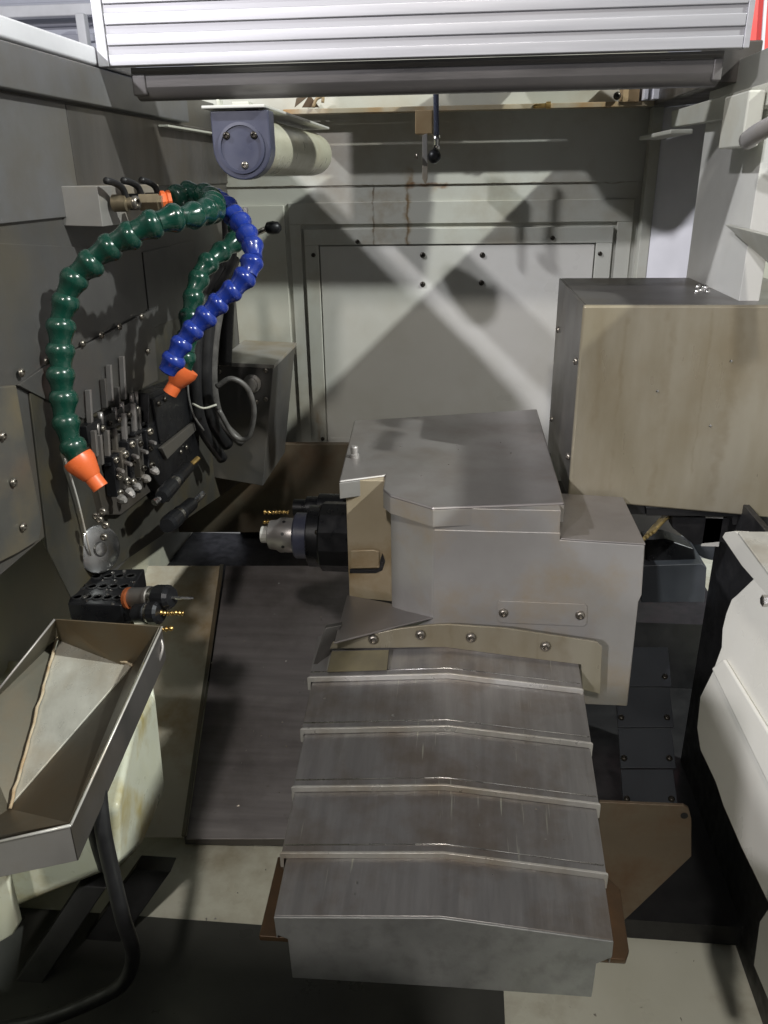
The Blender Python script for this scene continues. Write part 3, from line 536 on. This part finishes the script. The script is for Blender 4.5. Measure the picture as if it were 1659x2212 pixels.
lathe('copper_ring', [(.0135, 0), (.016, .001), (.016, .006)], aty(275, 1292, 0.985), aty(372, 1290, 0.971)-aty(280, 1290, 0.988), 'copper', root, 16)
lathe('thin_drill', [(.0022, 0), (.0022, .030), (.0010, .033)], aty(370, 1291, 0.971), NX, 'bright', root, 8)
root, d = collet_tool('collet_holder', 'second horizontal collet holder below the copper ring one, with a stubby golden drill', aty(290, 1325, 0.963), aty(348, 1323, 0.954), .95)
tube('golden_drill', [aty(346, 1323, 0.954), aty(362, 1325, 0.954), aty(380, 1324, 0.954), aty(397, 1325, 0.954)], lambda t: .0032+.0012*math.sin(t*40), 'brass', root, 8, 8)
sd = thing('golden_drill_bit', 'lowest short golden drill bit peeking out beside the tray corner', 'drill bit', aty(350, 1358, 0.946))
tube('flutes', [aty(340, 1358, 0.946), aty(352, 1359, 0.946), aty(375, 1357, 0.946)], lambda t: .0032+.0014*math.sin(t*30), 'brass', sd, 8, 8)
gd = thing('curved_guard', 'round shiny metal disc guard just above the black drilled plate', 'guard', aty(210, 1190, 1.037))
gpts = []
for k in range(9):
    t = k/8; gpts.append(aty(172+t*66, 1150+62*math.sin(math.pi*(.15+.55*t)), 1.22+.06*t))
gA = [aty(178, 1140, 1.013), aty(240, 1120, 1.079), aty(245, 1160, 1.079), aty(232, 1212, 1.046), aty(205, 1238, 1.013), aty(188, 1205, 0.996)]
lathe('guard_disc', [(.036, 0), (.037, .001), (.037, .004), (.034, .006), (.012, .0065), (.010, .010), (.004, .011)], tx(211, 1186, -.552), V((1, -.55, .25)), mat('polished_disc_steel', (0.42, 0.42, 0.42), (0.30, 0.30, 0.30), 8, metal=0.95, rough=0.24, bump=0.05), gd, 36)
for px, py in ((208, 1115), (222, 1105), (215, 1122), (225, 1160), (228, 1135)): screw(aty(px, py, 1.013), V((.2, -1, .3)), 0.0058, gd)

# ---- sheet metal tray (foreground left)
ty = thing('parts_chute_tray', 'olive grey sheet metal chute tray with bright floor in the lower left foreground', 'tray', aty(120, 1600, 0.774))
rA, rB, rC, rD = aty(118, 1338, 0.903), aty(350, 1354, 0.903), aty(153, 1783, 0.645), aty(-70, 1833, 0.645)
rE = aty(-60, 1560, 0.791)
fA, fB, fC, fD = aty(124, 1378, 0.946), aty(285, 1442, 0.894), aty(20, 1748, 0.722), aty(-60, 1800, 0.722)
def plate(name, pts, n, t, m, bev=0.0008): return prism(name, pts, V(n)*t, m, ty, bev)
plate('back_wall_sheet', [rA, rB, fB+V((.0, .0, -.01)), fA+V((0, 0, -.01))], (0, 1, 0), 0.0025, 'tray')
def thin(name, vs, fs, m):
    o = pydata(name, vs, fs, m, ty); so = o.modifiers.new('thickness', 'SOLIDIFY'); so.thickness = 0.0018; so.offset = 0; return o
G_ = aty(-90, 1822, .64)
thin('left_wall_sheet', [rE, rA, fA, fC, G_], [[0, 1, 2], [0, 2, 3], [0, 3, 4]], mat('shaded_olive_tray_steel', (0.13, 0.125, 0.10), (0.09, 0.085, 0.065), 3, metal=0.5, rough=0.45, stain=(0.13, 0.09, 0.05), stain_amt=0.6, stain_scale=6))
dn = V((0, 0, -0.052))
plate('right_outer_sheet', [rB, rC, rC+dn, rB+V((0, 0, -.050))], (-1, 0, 0), 0.0022, 'steel_dark', 0.0006)
ri = [rB+V((-.004, 0, -.001)), rC+V((-.004, 0.004, -.001)), fB, fC, G_, rD+V((0, .004, -.001))]
thin('right_inner_sheet', ri, [[0, 1, 2], [2, 1, 3], [3, 1, 4], [4, 1, 5]], mat('shaded_tray_inner_steel', (0.12, 0.11, 0.09), (0.085, 0.078, 0.065), 3, metal=0.6, rough=0.4, stain=(0.14, 0.09, 0.04), stain_amt=0.6, stain_scale=4))  # the inner wall's shade is put into this darker steel
plate('front_sheet', [rC, rD, rD+dn, rC+dn], (0, 1, 0), 0.0025, 'steel', 0.0008)
plate('bright_floor', [fA+V((.004, 0, .004)), fB+V((0, 0, .004)), fC+V((0, 0, .004))], (0, 0, -1), 0.003, 'galv')
for (p0, p1) in ((fC, fA), (fA, fB)):
    up_ = V((.004, -.004, .006)); n_ = 22
    pts_ = [p0.lerp(p1, k/n_)+up_+V((random.uniform(-.0012, .0012), 0, random.uniform(-.001, .001))) for k in range(n_+1)]
    rr_ = [random.uniform(.0013, .0026) for _ in range(40)]
    tube('sealant_bead', pts_, lambda t, rr_=rr_: rr_[int(t*38)]*.5+rr_[int(t*38)+1]*.5, 'bead', ty, 8, 2)
tube('rim_edge', [rB, rC], 0.0016, 'bright_edge', ty, 6, 2)
tube('rim_edge', [rE, rA], 0.0016, 'steel', ty, 6, 2)
tube('rim_edge', [rC, rD], 0.0018, 'bright_edge', ty, 6, 2)
tube('spring_hook', [aty(341, 1365, 0.903), aty(351, 1395, 0.894), aty(346, 1420, 0.886), aty(337, 1440, 0.886)], 0.002, 'steel', ty, 6, 6)

# ---- cream catch bin under the tray
bn = thing('catch_bin', 'yellow stained cream plastic bin under the sheet metal tray', 'bin', aty(280, 1700, .9))
F_ = [aty(-60, 1990, .80), aty(20, 1965, .80), aty(215, 1885, .80), aty(258, 1868, .80), aty(258, 1740, .80), aty(-60, 1790, .80)]
Bk = [aty(-60, 1900, 1.08), aty(60, 1880, 1.08), aty(270, 1820, 1.08), aty(355, 1705, 1.08), aty(322, 1420, 1.10), aty(-60, 1420, 1.10)]
def interp(t): return [a.lerp(b, t) for a, b in zip(F_, Bk)]
mid = interp(.5); mid[3] = aty(312, 1818, .94); mid[2] = aty(262, 1870, .9)
late = interp(.93); late[3] = aty(356, 1712, 1.05); late[4] = aty(334, 1500, 1.07)
rings = [F_, mid, late, Bk]; vs = [p for r_ in rings for p in r_]; fs = [[5, 4, 3, 2, 1, 0], [18, 19, 20, 21, 22, 23]]
for i in range(3):
    for k in range(6): fs.append([i*6+k, i*6+(k+1) % 6, (i+1)*6+(k+1) % 6, (i+1)*6+k])
pydata('bin_body', vs, fs, 'cream_yellow', bn, 0.018)
prism('foot_bracket', [aty(-40, 1860, .74), aty(8, 1868, .74), aty(40, 2000, .74), aty(28, 2020, .74), aty(-40, 2060, .74)], (0, 0.012, 0), 'cream_yellow', bn, 0.003)

# ---- black drain hose and straps
tag(tube('drain_hose', [aty(212, 1690, 0.722), aty(222, 1790, 0.704), aty(243, 1890, 0.695), aty(266, 1985, 0.695), aty(287, 2060, 0.704), aty(268, 2120, 0.704), aty(205, 2160, 0.695), aty(90, 2205, 0.678), aty(-40, 2230, 0.669)], 0.0098, 'rubber', None, 16, 10), 'black rubber drain hose hanging in front of the bin and curling left', 'hose')
tag(tube('flat_strap', [aty(200, 1730, 0.735), aty(212, 1800, 0.730), aty(232, 1868, 0.730)], 0.0125, 'rubber', None, 12, 6), 'wide black strap just behind the drain hose on the bin', 'strap')
for k, (x0, y0, x1, y1, Y, wd, lb_) in enumerate(((330, 1880, 60, 2260, .92, .030, 'thick dark diagonal brace behind the drain hose'), (200, 1915, -30, 2260, .86, .022, 'thinner dark diagonal brace left of the thick one at lower left'))):
    a, b = aty(x0, y0, Y), aty(x1, y1, Y-.1)
    tag(prism('diagonal_brace', [a+V((-wd, 0, 0)), a+V((wd, 0, 0)), b+V((wd, 0, 0)), b+V((-wd, 0, 0))], (0, .03, 0), 'rubber', None, 0.002), lb_, 'brace')
tag(prism('floor_tab', [aty(548, 1813, 1.10), aty(600, 1813, 1.10), aty(600, 1826, 1.10), aty(548, 1830, 1.10)], (0, .004, 0), 'cream', None, 0.0008), 'small cream tab below the dark sloping sheet', 'tab')

# ---- sub spindle housing
hs = thing('spindle_housing', 'boxy oil stained steel housing with notched lid in the centre of the machine', 'housing', (0.05, 1.06, -0.76))
YF = 1.06
def f(x, y, Y=YF): return aty(x, y, Y)
ZL = -0.435
# outline of main column from above
P1 = f(935, 1140); P2 = f(1220, 1134)
xf0, xf1 = P1.x, f(1209, 1150).x
cbx, cby = -0.104, 1.125       # back end of the chamfer
zt_ = ZL-0.004
zb = f(935, 1331).z
prism('column', [(xf0, YF, zb-.10), (xf1, YF, zb-.10), (xf1, 1.50, zb-.10), (cbx-.005, 1.50, zb-.10), (cbx, cby, zb-.10)], (0, 0, zt_-zb+.10), 'steel_face', hs, 0.0015)
fr = [f(xx, yy) for xx, yy in ((935, 1300), (1209, 1300), (1210, 1165), (1393, 1177), (1386, 1285), (1379, 1300), (1355, 1525), (1264, 1521), (1250, 1440), (935, 1400))]
fr = [p - V((0, 0.001, 0)) for p in fr]
xr0, xr1 = f(1210, 1168).x, f(1393, 1177).x
prism('right_body', [(xf0+.001, YF-.0015, f(935, 1400).z), (xr0, YF-.0015, f(935, 1400).z)] + [(p.x, YF-.0015, p.z) for p in (fr[7], fr[6], fr[5], fr[4], fr[3], fr[2])] + [(xr0, YF-.0015, P1.z-.002), (xf0+.001, YF-.0015, P1.z-.002)], (0, 0.18, 0), 'steel_face', hs, 0.0022)
prism('step_top_overlay', [(xr0+.001, YF-.002, fr[2].z+.0002), (xr1+.0005, YF-.002, fr[3].z+.0002), (xr1+.0005, YF+.178, fr[3].z+.0002), (xr0+.001, YF+.178, fr[2].z+.0002)], (0, 0, .0022), 'steel_top', hs, 0.0009)  # added overlay; shade on the step's top is put into its colour
# left wing
wl0, wl1 = aty(747, 1072, 1.165), aty(838, 1072, 1.165)
wing = prism('left_wing', [(wl0.x, 1.165, aty(750, 1290, 1.165).z), (cbx+.002, 1.165, aty(838, 1300, 1.165).z), (cbx+.002, 1.165, zt_), (wl0.x, 1.165, zt_)], (0, 0.32, 0), 'tan_steel', hs, 0.0015)
tb = [aty(757, 1190, 1.160), aty(806, 1188, 1.160), aty(820, 1192, 1.160), aty(820, 1228, 1.160), aty(757, 1229, 1.160)]
prism('slot_tab', tb, (0, 0.004, 0), 'tan_steel', hs, 0.002)
prism('slot_shadow_gap', [aty(755, 1229.5, 1.163), aty(815, 1229.5, 1.163), aty(826, 1196, 1.163), aty(832, 1212, 1.163), aty(826, 1232, 1.163), aty(812, 1238, 1.163), aty(755, 1238, 1.163)], (0, 0.0015, 0), 'black', hs, 0)
# lid
lid = [atz(732, 1038, ZL), atz(832, 1025, ZL), atz(827, 1056, ZL), atz(842, 1068, ZL), atz(935, 1096, ZL), atz(1220, 1085, ZL), atz(1160, 883, ZL), atz(765, 908, ZL)]
ld = prism('lid', lid, (0, 0, -0.006), 'steel_top', hs, 0.0035)
ctr = V((0, 1.25, ZL)); prism('lid_skirt', [p + V((0, 0, -.0045)) + (ctr-p).normalized()*.0004 for p in lid], (0, 0, -0.0265), 'steel_face', ld, 0.0008)
lathe('nipple', [(0.008, 0), (0.008, .006), (0.006, .007), (0.0065, .012), (0.0065, .018), (0.005, .020)], atz(766, 988, ZL), NZ, 'steel', ld, 12)
for i in range(7):
    p = atz(random.uniform(790, 1150), random.uniform(930, 1060), ZL); s_ = random.uniform(.0008, .0016); lathe('metal_chip', [(s_, 0), (s_, s_), (s_*.4, s_*1.5)], p, NZ, 'bright', ld, 6)
# cover plate on the front face
cp = [f(xx, yy)-V((0, .0045, 0)) for xx, yy in ((1079, 1295), (1262, 1302), (1268, 1308), (1267, 1344), (1261, 1350), (1081, 1342), (1075, 1336), (1075, 1300))]
cpo = prism('cover_plate', cp, (0, .0027, 0), 'steel_face', hs, 0.0008)
for px, py in ((1087, 1320), (1252, 1325)): screw(f(px, py)-V((0, .0045, 0)), -NY, 0.0072, cpo, dark=False)
# sloped shelf and apron
sh = [f(935, 1333)-V((0, .001, 0)), aty(860, 1352, 1.035), aty(722, 1388, 1.0), aty(750, 1285, 1.15), aty(842, 1303, 1.15)]
prism('sloped_shelf', sh, (0, 0.0, -0.003), 'steel_top', hs, 0.0008)
apr = [(718, 1388), (862, 1358), (930, 1350), (968, 1349), (1090, 1357), (1290, 1387), (1301, 1398), (1297, 1500), (1258, 1490), (1255, 1436), (1080, 1414), (960, 1398), (712, 1402)]
YA = 1.028
prism('apron', [aty(x, y, YA) for x, y in apr], (0, 0.004, 0), 'steel_brown', hs, 0.001)
for px, py in ((806, 1380), (908, 1370), (1017, 1376), (1178, 1395)): screw(aty(px, py, YA-.001), -NY, 0.0078, hs)
prism('side_post', [aty(702, 1357, 1.04), aty(738, 1350, 1.04), aty(716, 1400, 1.03), aty(700, 1460, 1.02), aty(668, 1462, 1.0)], (0, .01, 0), 'steel_dark', hs, 0.001)
# arc scuff and side edge
box('side_door', xr1-.001, xr1+.0015, 1.08, 1.22, f(1386, 1290).z, f(1386, 1185).z, 'steel_face', hs, 0.0008)

# ---- sub spindle nose
sn = thing('spindle_nose', 'black flanged spindle nose with grey collet chuck pointing left from the housing', 'spindle', (-0.25, 1.27, -0.59))
zc = aty(700, 1158, 1.27).z; O = V((0, 1.27, zc))
xA = aty(756, 1160, 1.27).x
def hx(px): return aty(px, 1158, 1.27).x
def nose(name, prof, m, seg=32, smooth=True): return lathe(name, [(r_, xA-hx(px)) for r_, px in prof], (xA, 1.27, zc), -NX, m, sn, seg, smooth)
nose('rear_flange', [(.062, 770), (.062, 700), (.058, 696)], 'black', 12, False)
nose('flange_ring', [(.055, 698), (.055, 672), (.050, 669)], 'black')
nose('bearing_ring', [(.041, 672), (.041, 642), (.037, 638)], 'navy_cap')
nose('collet_nut', [(.030, 640), (.031, 636), (.031, 606), (.027, 598), (.0255, 584), (.018, 580)], 'steel_top', 28)
nose('chuck_jaw', [(.015, 584), (.015, 566), (.009, 563), (.008, 575)], 'bright_edge', 12, False)
for k in range(8):
    a_ = k*math.pi/4+.3; p = V((hx(618), 1.27+.0305*math.cos(a_), zc+.0305*math.sin(a_))); lathe('spanner_hole', [(.003, 0), (.003, .0012)], p, V((0, math.cos(a_), math.sin(a_))), 'rubber', sn, 8)
for k in range(6):
    a_ = k*math.pi/3+.5; p = V((hx(697), 1.27+.055*math.cos(a_)*.94, zc+.055*math.sin(a_)*.94)); screw(p+V((-.001, 0, 0)), -NX, .0055, sn, dark=True)
s2 = thing('live_drill_head', 'small dark drill head with golden drill above and behind the spindle nose', 'drill head', aty(690, 1092, 1.42))
p = aty(745, 1100, 1.42)
lathe('head', [(.030, 0), (.030, .05), (.024, .052), (.024, .075), (.018, .077), (.018, .10)], p, -NX, 'black', s2, 24)
tube('golden_drill', [aty(625, 1107, 1.42), aty(605, 1106, 1.42), aty(590, 1107, 1.42), aty(570, 1106, 1.42)], lambda t: .0034+.0014*math.sin(t*40), 'brass', s2, 8, 8)
tube('golden_drill', [aty(600, 1128, 1.40), aty(585, 1127, 1.40), aty(568, 1128, 1.40)], lambda t: .0034+.0014*math.sin(t*30), 'brass', s2, 8, 8)

# ---- telescopic way cover
wc = thing('telescopic_way_cover', 'gabled stainless telescopic way cover stepping down towards the viewer', 'way cover', (0, .65, -.80))
PW, SL = V((0, 0.649, -0.781)), 0.282
NW = V((0, -SL, 1)).normalized()
def cov(x, y, h=0): return atp(x, y, PW+NW*h, NW)
lines = [((720, 1396), (1250, 1432)), ((668, 1460), (1258, 1492)), ((652, 1572), (1278, 1608)), ((633, 1699), (1294, 1737)), ((608, 1842), (1310, 1887)), ((592, 1978), (1325, 2031))]
Ys = []; XLs = []; XRs = []
for (l, r_) in lines: a, b = cov(*l), cov(*r_); Ys.append((a.y+b.y)/2); XLs.append(a.x); XRs.append(b.x)
XM = -0.009; HR = 0.0175
for i in range(5):
    rear, front = Ys[i], Ys[i+1]; h = 0.0 + (4-i)*0.0003
    hh = 0.000 if i == 4 else 0.007
    # each plate: top pair + side skirts + front lip; rear end tucks beneath the plate above it
    xl, xr = XLs[i+1], XRs[i+1]
    def zz(y, e): return PW.z + SL*(y-PW.y) + e
    yr = rear + (0.05 if i else 0.03)
    e0 = -0.0115 if i else -0.004; e1 = 0.0
    sk = 0.028 if i < 4 else 0.036
    th = 0.0022
    vs = []
    for (y, e, xi) in ((front, e1, 0), (yr, e0, 0)):
        vs += [V((xl, y, zz(y, e)-sk)), V((xl, y, zz(y, e))), V((XM, y, zz(y, e)+HR)), V((xr, y, zz(y, e))), V((xr, y, zz(y, e)-sk))]
    vs2 = []
    for (y, e, xi) in ((front, e1, 0), (yr, e0, 0)):
        vs2 += [V((xl+th, y, zz(y, e)-sk)), V((xl+th, y, zz(y, e)-th)), V((XM, y, zz(y, e)+HR-th)), V((xr-th, y, zz(y, e)-th)), V((xr-th, y, zz(y, e)-sk))]
    vv = vs+vs2; fs = []
    for k in range(4): fs.append([k, k+1, 5+k+1, 5+k]); fs.append([10+k, 10+k+1, 15+k+1, 15+k]); fs.append([k, k+1, 11+k, 10+k]); fs.append([5+k, 6+k, 16+k, 15+k])
    fs += [[0, 5, 15, 10], [4, 9, 19, 14]]
    pl = pydata('cover_plate', vv, fs, 'steel_cover', wc, 0.0012)
    if i < 4:      # folded wiper lip, slightly proud, ends turned down
        lt, ld_ = 0.0042, 0.0085
        y0, y1 = front-0.0025, front+0.0012
        def lip(y): 
            z = zz(front, 0.0008)
            return [V((xl-.002, y, z-ld_*2.6)), V((xl-.002, y, z-.001)), V((xl+.001, y, z+.0006)), V((XM, y, z+HR)), V((xr-.001, y, z+.0006)), V((xr+.002, y, z-.001)), V((xr+.002, y, z-ld_*2.6)), V((xr-.002, y, z-ld_*2.6)), V((xr-.003, y, z-ld_*.9)), V((XM, y, z+HR-ld_)), V((xl+.003, y, z-ld_*.9)), V((xl+.002, y, z-ld_*2.6))]
        a, b = lip(y0), lip(y1); n = 12; vv = a+b
        fs = [[0, 1, 2, 10, 11], [2, 3, 9, 10], [3, 4, 8, 9], [4, 5, 6, 7, 8]]; fs += [[k+12 for k in reversed(q)] for q in list(fs)]
        fs += [[k, (k+1) % n, n+(k+1) % n, n+k] for k in range(n)]
        pydata('wiper_lip', vv, fs, 'bright_edge', pl, 0.0008)
        # thin bright bend line just behind
        yb = front+0.010
        tube('bend_line', [V((xl+.002, yb, zz(yb, -.0004))), V((XM, yb, zz(yb, HR-.0004))), V((xr-.002, yb, zz(yb, -.0004)))], 0.0009, 'bright', pl, 6, 1, False)
# front flange of the lowest plate
yf = Ys[5]-.001; z0 = PW.z+SL*(yf-PW.y)
def cf(x, y): p = aty(x, y, yf); return (p.x, p.z)
ff = [(XLs[5], z0), (XM, z0+HR), (XRs[5], z0), cf(1322, 2066), cf(1288, 2080), cf(1278, 2152), cf(960, 2130), cf(632, 2110), cf(622, 2027), cf(597, 2017)]
prism('front_flange', [(x, yf-.0015, z) for x, z in ff], (0, 0.003, 0), mat('pitted_grey_front_steel', (0.38, 0.385, 0.38), (0.31, 0.315, 0.31), 14, metal=0.45, rough=0.46, bump=0.12, bscale=180, stain=(0.18, 0.18, 0.17), stain_amt=0.4, stain_scale=40), wc, 0.0012)
# label plate on the rear plate
lbp = [cov(717, 1408, HR*.55), cov(840, 1405, HR*.95), cov(836, 1448, HR*.85), cov(707, 1452, HR*.3)]
prism('faded_label', lbp, NW*0.0012, mat('faded_olive_label', (0.17, 0.15, 0.09), (0.13, 0.115, 0.075), 30, rough=0.5), wc, 0)

# ---- rusty carriage plate under the cover and rusty bracket
tag(prism('carriage_plate', [atz(559, 2022, -.825), atz(600, 1850, -.825), atz(1300, 1880, -.825), atz(1340, 1920, -.825), atz(1359, 2052, -.825), atz(1352, 2073, -.825)], (0, 0, -0.008), 'rust', None, 0.0015), 'rusty brown plate showing at both sides beneath the way cover', 'plate')
rb = thing('rusty_bracket', 'rust brown bracket plate with one hole at lower right of the way cover', 'bracket', aty(1390, 1850, .95))
prism('plate', [aty(x, y, .95) for x, y in ((1295, 1733), (1478, 1741), (1488, 1747), (1494, 1770), (1494, 1850), (1345, 1992), (1315, 1975), (1290, 1900))], (0, .006, 0), 'rusty', rb, 0.0012)
lathe('hole', [(.0055, 0), (.0055, .0006)], aty(1478, 1762, .949), -NY, 'rubber', rb, 14)

# ---- big brown cover box at right
bc = thing('large_cover_box', 'large brown oil stained steel cover box at the right above the housing', 'cover box', (0.3, 1.25, -0.5))
xb = 0.1795
F1 = [(xb, 1.25, aty(1228, 1080, 1.25).z), (0.555, 1.25, aty(1659, 1116, 1.25).z-.006), (0.555, 1.25, -.1835), (xb, 1.25, -.1835)]
prism('front_panel', F1, (0, .012, 0), 'steel_brown', bc, 0.004)
prism('left_panel', [(xb+.0005, 1.2622, -.184), (xb+.0005, 1.60, -.184), (xb+.0005, 1.60, -.52), (xb+.0005, 1.2622, -.497)], (.004, 0, 0), 'box_top', bc, 0.0008)
prism('top_panel', [(xb+.005, 1.2622, -.1838), (xb+.005, 1.60, -.1838), (.555, 1.60, -.1838), (.555, 1.2622, -.1838)], (0, 0, -.004), 'box_top', bc, 0.0005)
for px, py in ((1206, 712), (1245, 780), (1193, 905), (1229, 986)): screw(atx(px, py, xb-.001), -NX, 0.0062, bc)
for i in range(9):
    p = atz(random.uniform(1503, 1535), random.uniform(612, 632), -.1836); s_ = random.uniform(.003, .0055); lathe('coolant_drop', [(s_, 0), (s_*.95, s_*.4), (s_*.6, s_*.9), (s_*.2, s_*1.1)], p, NZ, 'bright', bc, 10)
for px, py in ((1579, 780), (1534, 920), (1420, 845)): lathe('coolant_drop', [(.0025, 0), (.002, .001), (.0008, .0015)], aty(px, py, 1.2498), -NY, 'bright', bc, 8)
gs = thing('black_gasket_rail', 'black stepped rubber rail along the bottom of the brown cover box', 'rail', (0.3, 1.26, -.53))
prism('rail', [aty(x, y, 1.27) for x, y in ((1226, 1082), (1393, 1086), (1394, 1112), (1340, 1110), (1228, 1104))], (0, .03, 0), 'rubber', gs, 0.001)
prism('rail', [aty(x, y, 1.265) for x, y in ((1396, 1098), (1590, 1104), (1660, 1118), (1660, 1138), (1582, 1134), (1582, 1116), (1396, 1114))], (0, .03, 0), 'rubber', gs, 0.001)
wr = thing('yellow_wires', 'few yellow brown wires bending down behind the housing at right', 'wires', aty(1410, 1130, 1.33))
for k in range(4): tube('wire', [aty(1390+k*7, 1165-k*5, 1.25), aty(1410+k*8, 1140-k*5, 1.30), aty(1440+k*9, 1108-k*3, 1.36)], .0032, 'cord', wr, 8, 6)
# ---- dark cavity parts at right
dr = thing('dark_side_drawer', 'dark grey drawer like box in the shadow right of the housing', 'drawer', aty(1450, 1260, 1.45))
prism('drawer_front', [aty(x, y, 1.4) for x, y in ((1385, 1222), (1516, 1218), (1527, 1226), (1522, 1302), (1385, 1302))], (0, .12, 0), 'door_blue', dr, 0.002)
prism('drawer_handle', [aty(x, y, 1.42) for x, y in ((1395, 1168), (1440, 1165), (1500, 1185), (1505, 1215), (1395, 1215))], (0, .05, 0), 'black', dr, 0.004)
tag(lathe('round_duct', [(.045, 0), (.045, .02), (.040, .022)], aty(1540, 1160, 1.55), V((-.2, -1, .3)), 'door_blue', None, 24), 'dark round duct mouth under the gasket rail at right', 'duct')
tag(prism('under_box_shade', [aty(x, y, 1.30) for x, y in ((1452, 1114), (1640, 1120), (1640, 1205), (1600, 1200), (1560, 1172), (1500, 1178), (1452, 1140))], (0, .03, 0), 'rubber', None, 0.002), 'black block standing in for the shade under the brown cover box', 'rail')  # added block; its black stands in for shade in the gap
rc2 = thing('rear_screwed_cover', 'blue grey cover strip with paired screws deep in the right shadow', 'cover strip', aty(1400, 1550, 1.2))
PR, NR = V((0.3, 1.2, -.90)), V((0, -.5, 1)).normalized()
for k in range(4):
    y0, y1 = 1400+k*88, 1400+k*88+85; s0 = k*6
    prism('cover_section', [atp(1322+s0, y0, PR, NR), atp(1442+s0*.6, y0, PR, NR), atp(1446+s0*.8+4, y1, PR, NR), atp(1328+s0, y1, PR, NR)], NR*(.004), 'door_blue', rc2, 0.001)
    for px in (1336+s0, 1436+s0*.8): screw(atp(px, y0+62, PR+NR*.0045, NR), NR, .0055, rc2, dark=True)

# ---- right door panels
rd = thing('right_door_panel', 'cream folded door panel filling the lower right edge with a hex bolt', 'door panel', (0.42, 1.0, -.8))
def rx(x, y, X=.425): return atx(x, y, X)
PD, ND = V((.415, 1, -.56)), V((-.42, 0, .09)).normalized()
def dp(x, y): return atp(x, y, PD, ND)
prism('sloped_panel', [dp(x, y) for x, y in ((1580, 1294), (1592, 1284), (1700, 1180), (1760, 1500), (1760, 2150), (1659, 1952), (1600, 1830), (1562, 1742), (1545, 1690), (1512, 1620), (1505, 1572), (1512, 1505), (1540, 1448), (1558, 1398), (1560, 1358), (1568, 1325))], -ND*.012, 'door_white', rd, 0.002)
prism('pressed_ridge', [dp(x, y) for x, y in ((1545, 1446), (1572, 1424), (1700, 1630), (1700, 1760))], ND*.007, 'door_white', rd, 0.004)
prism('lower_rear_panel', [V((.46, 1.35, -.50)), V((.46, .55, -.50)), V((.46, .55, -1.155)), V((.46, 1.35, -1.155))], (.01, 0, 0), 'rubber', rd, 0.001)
prism('upper_fold', [atx(1566, 1150, .405), atx(1588, 1147, .405), atx(1700, 1262, .405), atx(1700, 1335, .405), atx(1602, 1222, .405), atx(1560, 1160, .405)], (0.02, 0, 0), 'door_white', rd, 0.001)
prism('middle_fold', [atx(1606, 1362, .41), atx(1700, 1440, .41), atx(1700, 1560, .41), atx(1640, 1470, .41), atx(1604, 1425, .41)], (0.015, 0, 0), 'door_white', rd, 0.001)
prism('window_sill', [atz(1594, 1148, -.457), atz(1740, 1148, -.457), atz(1740, 1330, -.457), atz(1662, 1240, -.457)], (0, 0, -.004), 'galv', rd, 0.001)
tube('gasket', [atx(1590, 1150, .409), atx(1625, 1190, .409), atx(1700, 1268, .409)], .004, 'rubber', rd, 8, 3)
lathe('hex_bolt', [(.010, 0), (.010, .006), (.008, .007)], atx(1626, 1457, .408), -NX, 'bright', rd, 6, False)
lathe('hex_bolt', [(.008, 0), (.008, .006), (.006, .007)], atx(1657, 1298, .402), -NX, 'bright', rd, 6, False)
tag(prism('corner_panel', [atx(1640, 1990, .36), atx(1700, 1900, .36), atx(1700, 2260, .36), atx(1627, 2085, .36)], (0.02, 0, 0), 'door_white', None, 0.002), 'cream panel corner at the lower right edge of the picture', 'panel')

# ---- loose chips lying in the pit and on the bed
b = bmesh.new()
for i in range(260):
    if i > 238: p = cov(random.uniform(680, 1250), random.uniform(1480, 1940), .012)
    elif i % 3: p = V((random.uniform(-.6, .4), random.uniform(.75, 1.15), -1.149))
    else: p = bed(random.uniform(410, 700), random.uniform(1240, 1780), .001)
    a_ = random.uniform(0, 6.28); l_ = random.uniform(.002, .007); d = V((math.cos(a_), math.sin(a_), .1))*l_; n_ = V((-math.sin(a_), math.cos(a_), .3))*l_*.3
    v_ = [b.verts.new(p), b.verts.new(p+d*.5+n_+NZ*.0015), b.verts.new(p+d), b.verts.new(p+d*.5-n_*.4)]
    b.faces.new(v_)
me = bpy.data.meshes.new('metal_chips'); b.to_mesh(me); b.free(); mc = stuff(link('metal_chips', me, 'steel_face', None))
mc['label'] = 'fine bright metal chips scattered over the pan floor and sheet'; mc['category'] = 'metal chips'
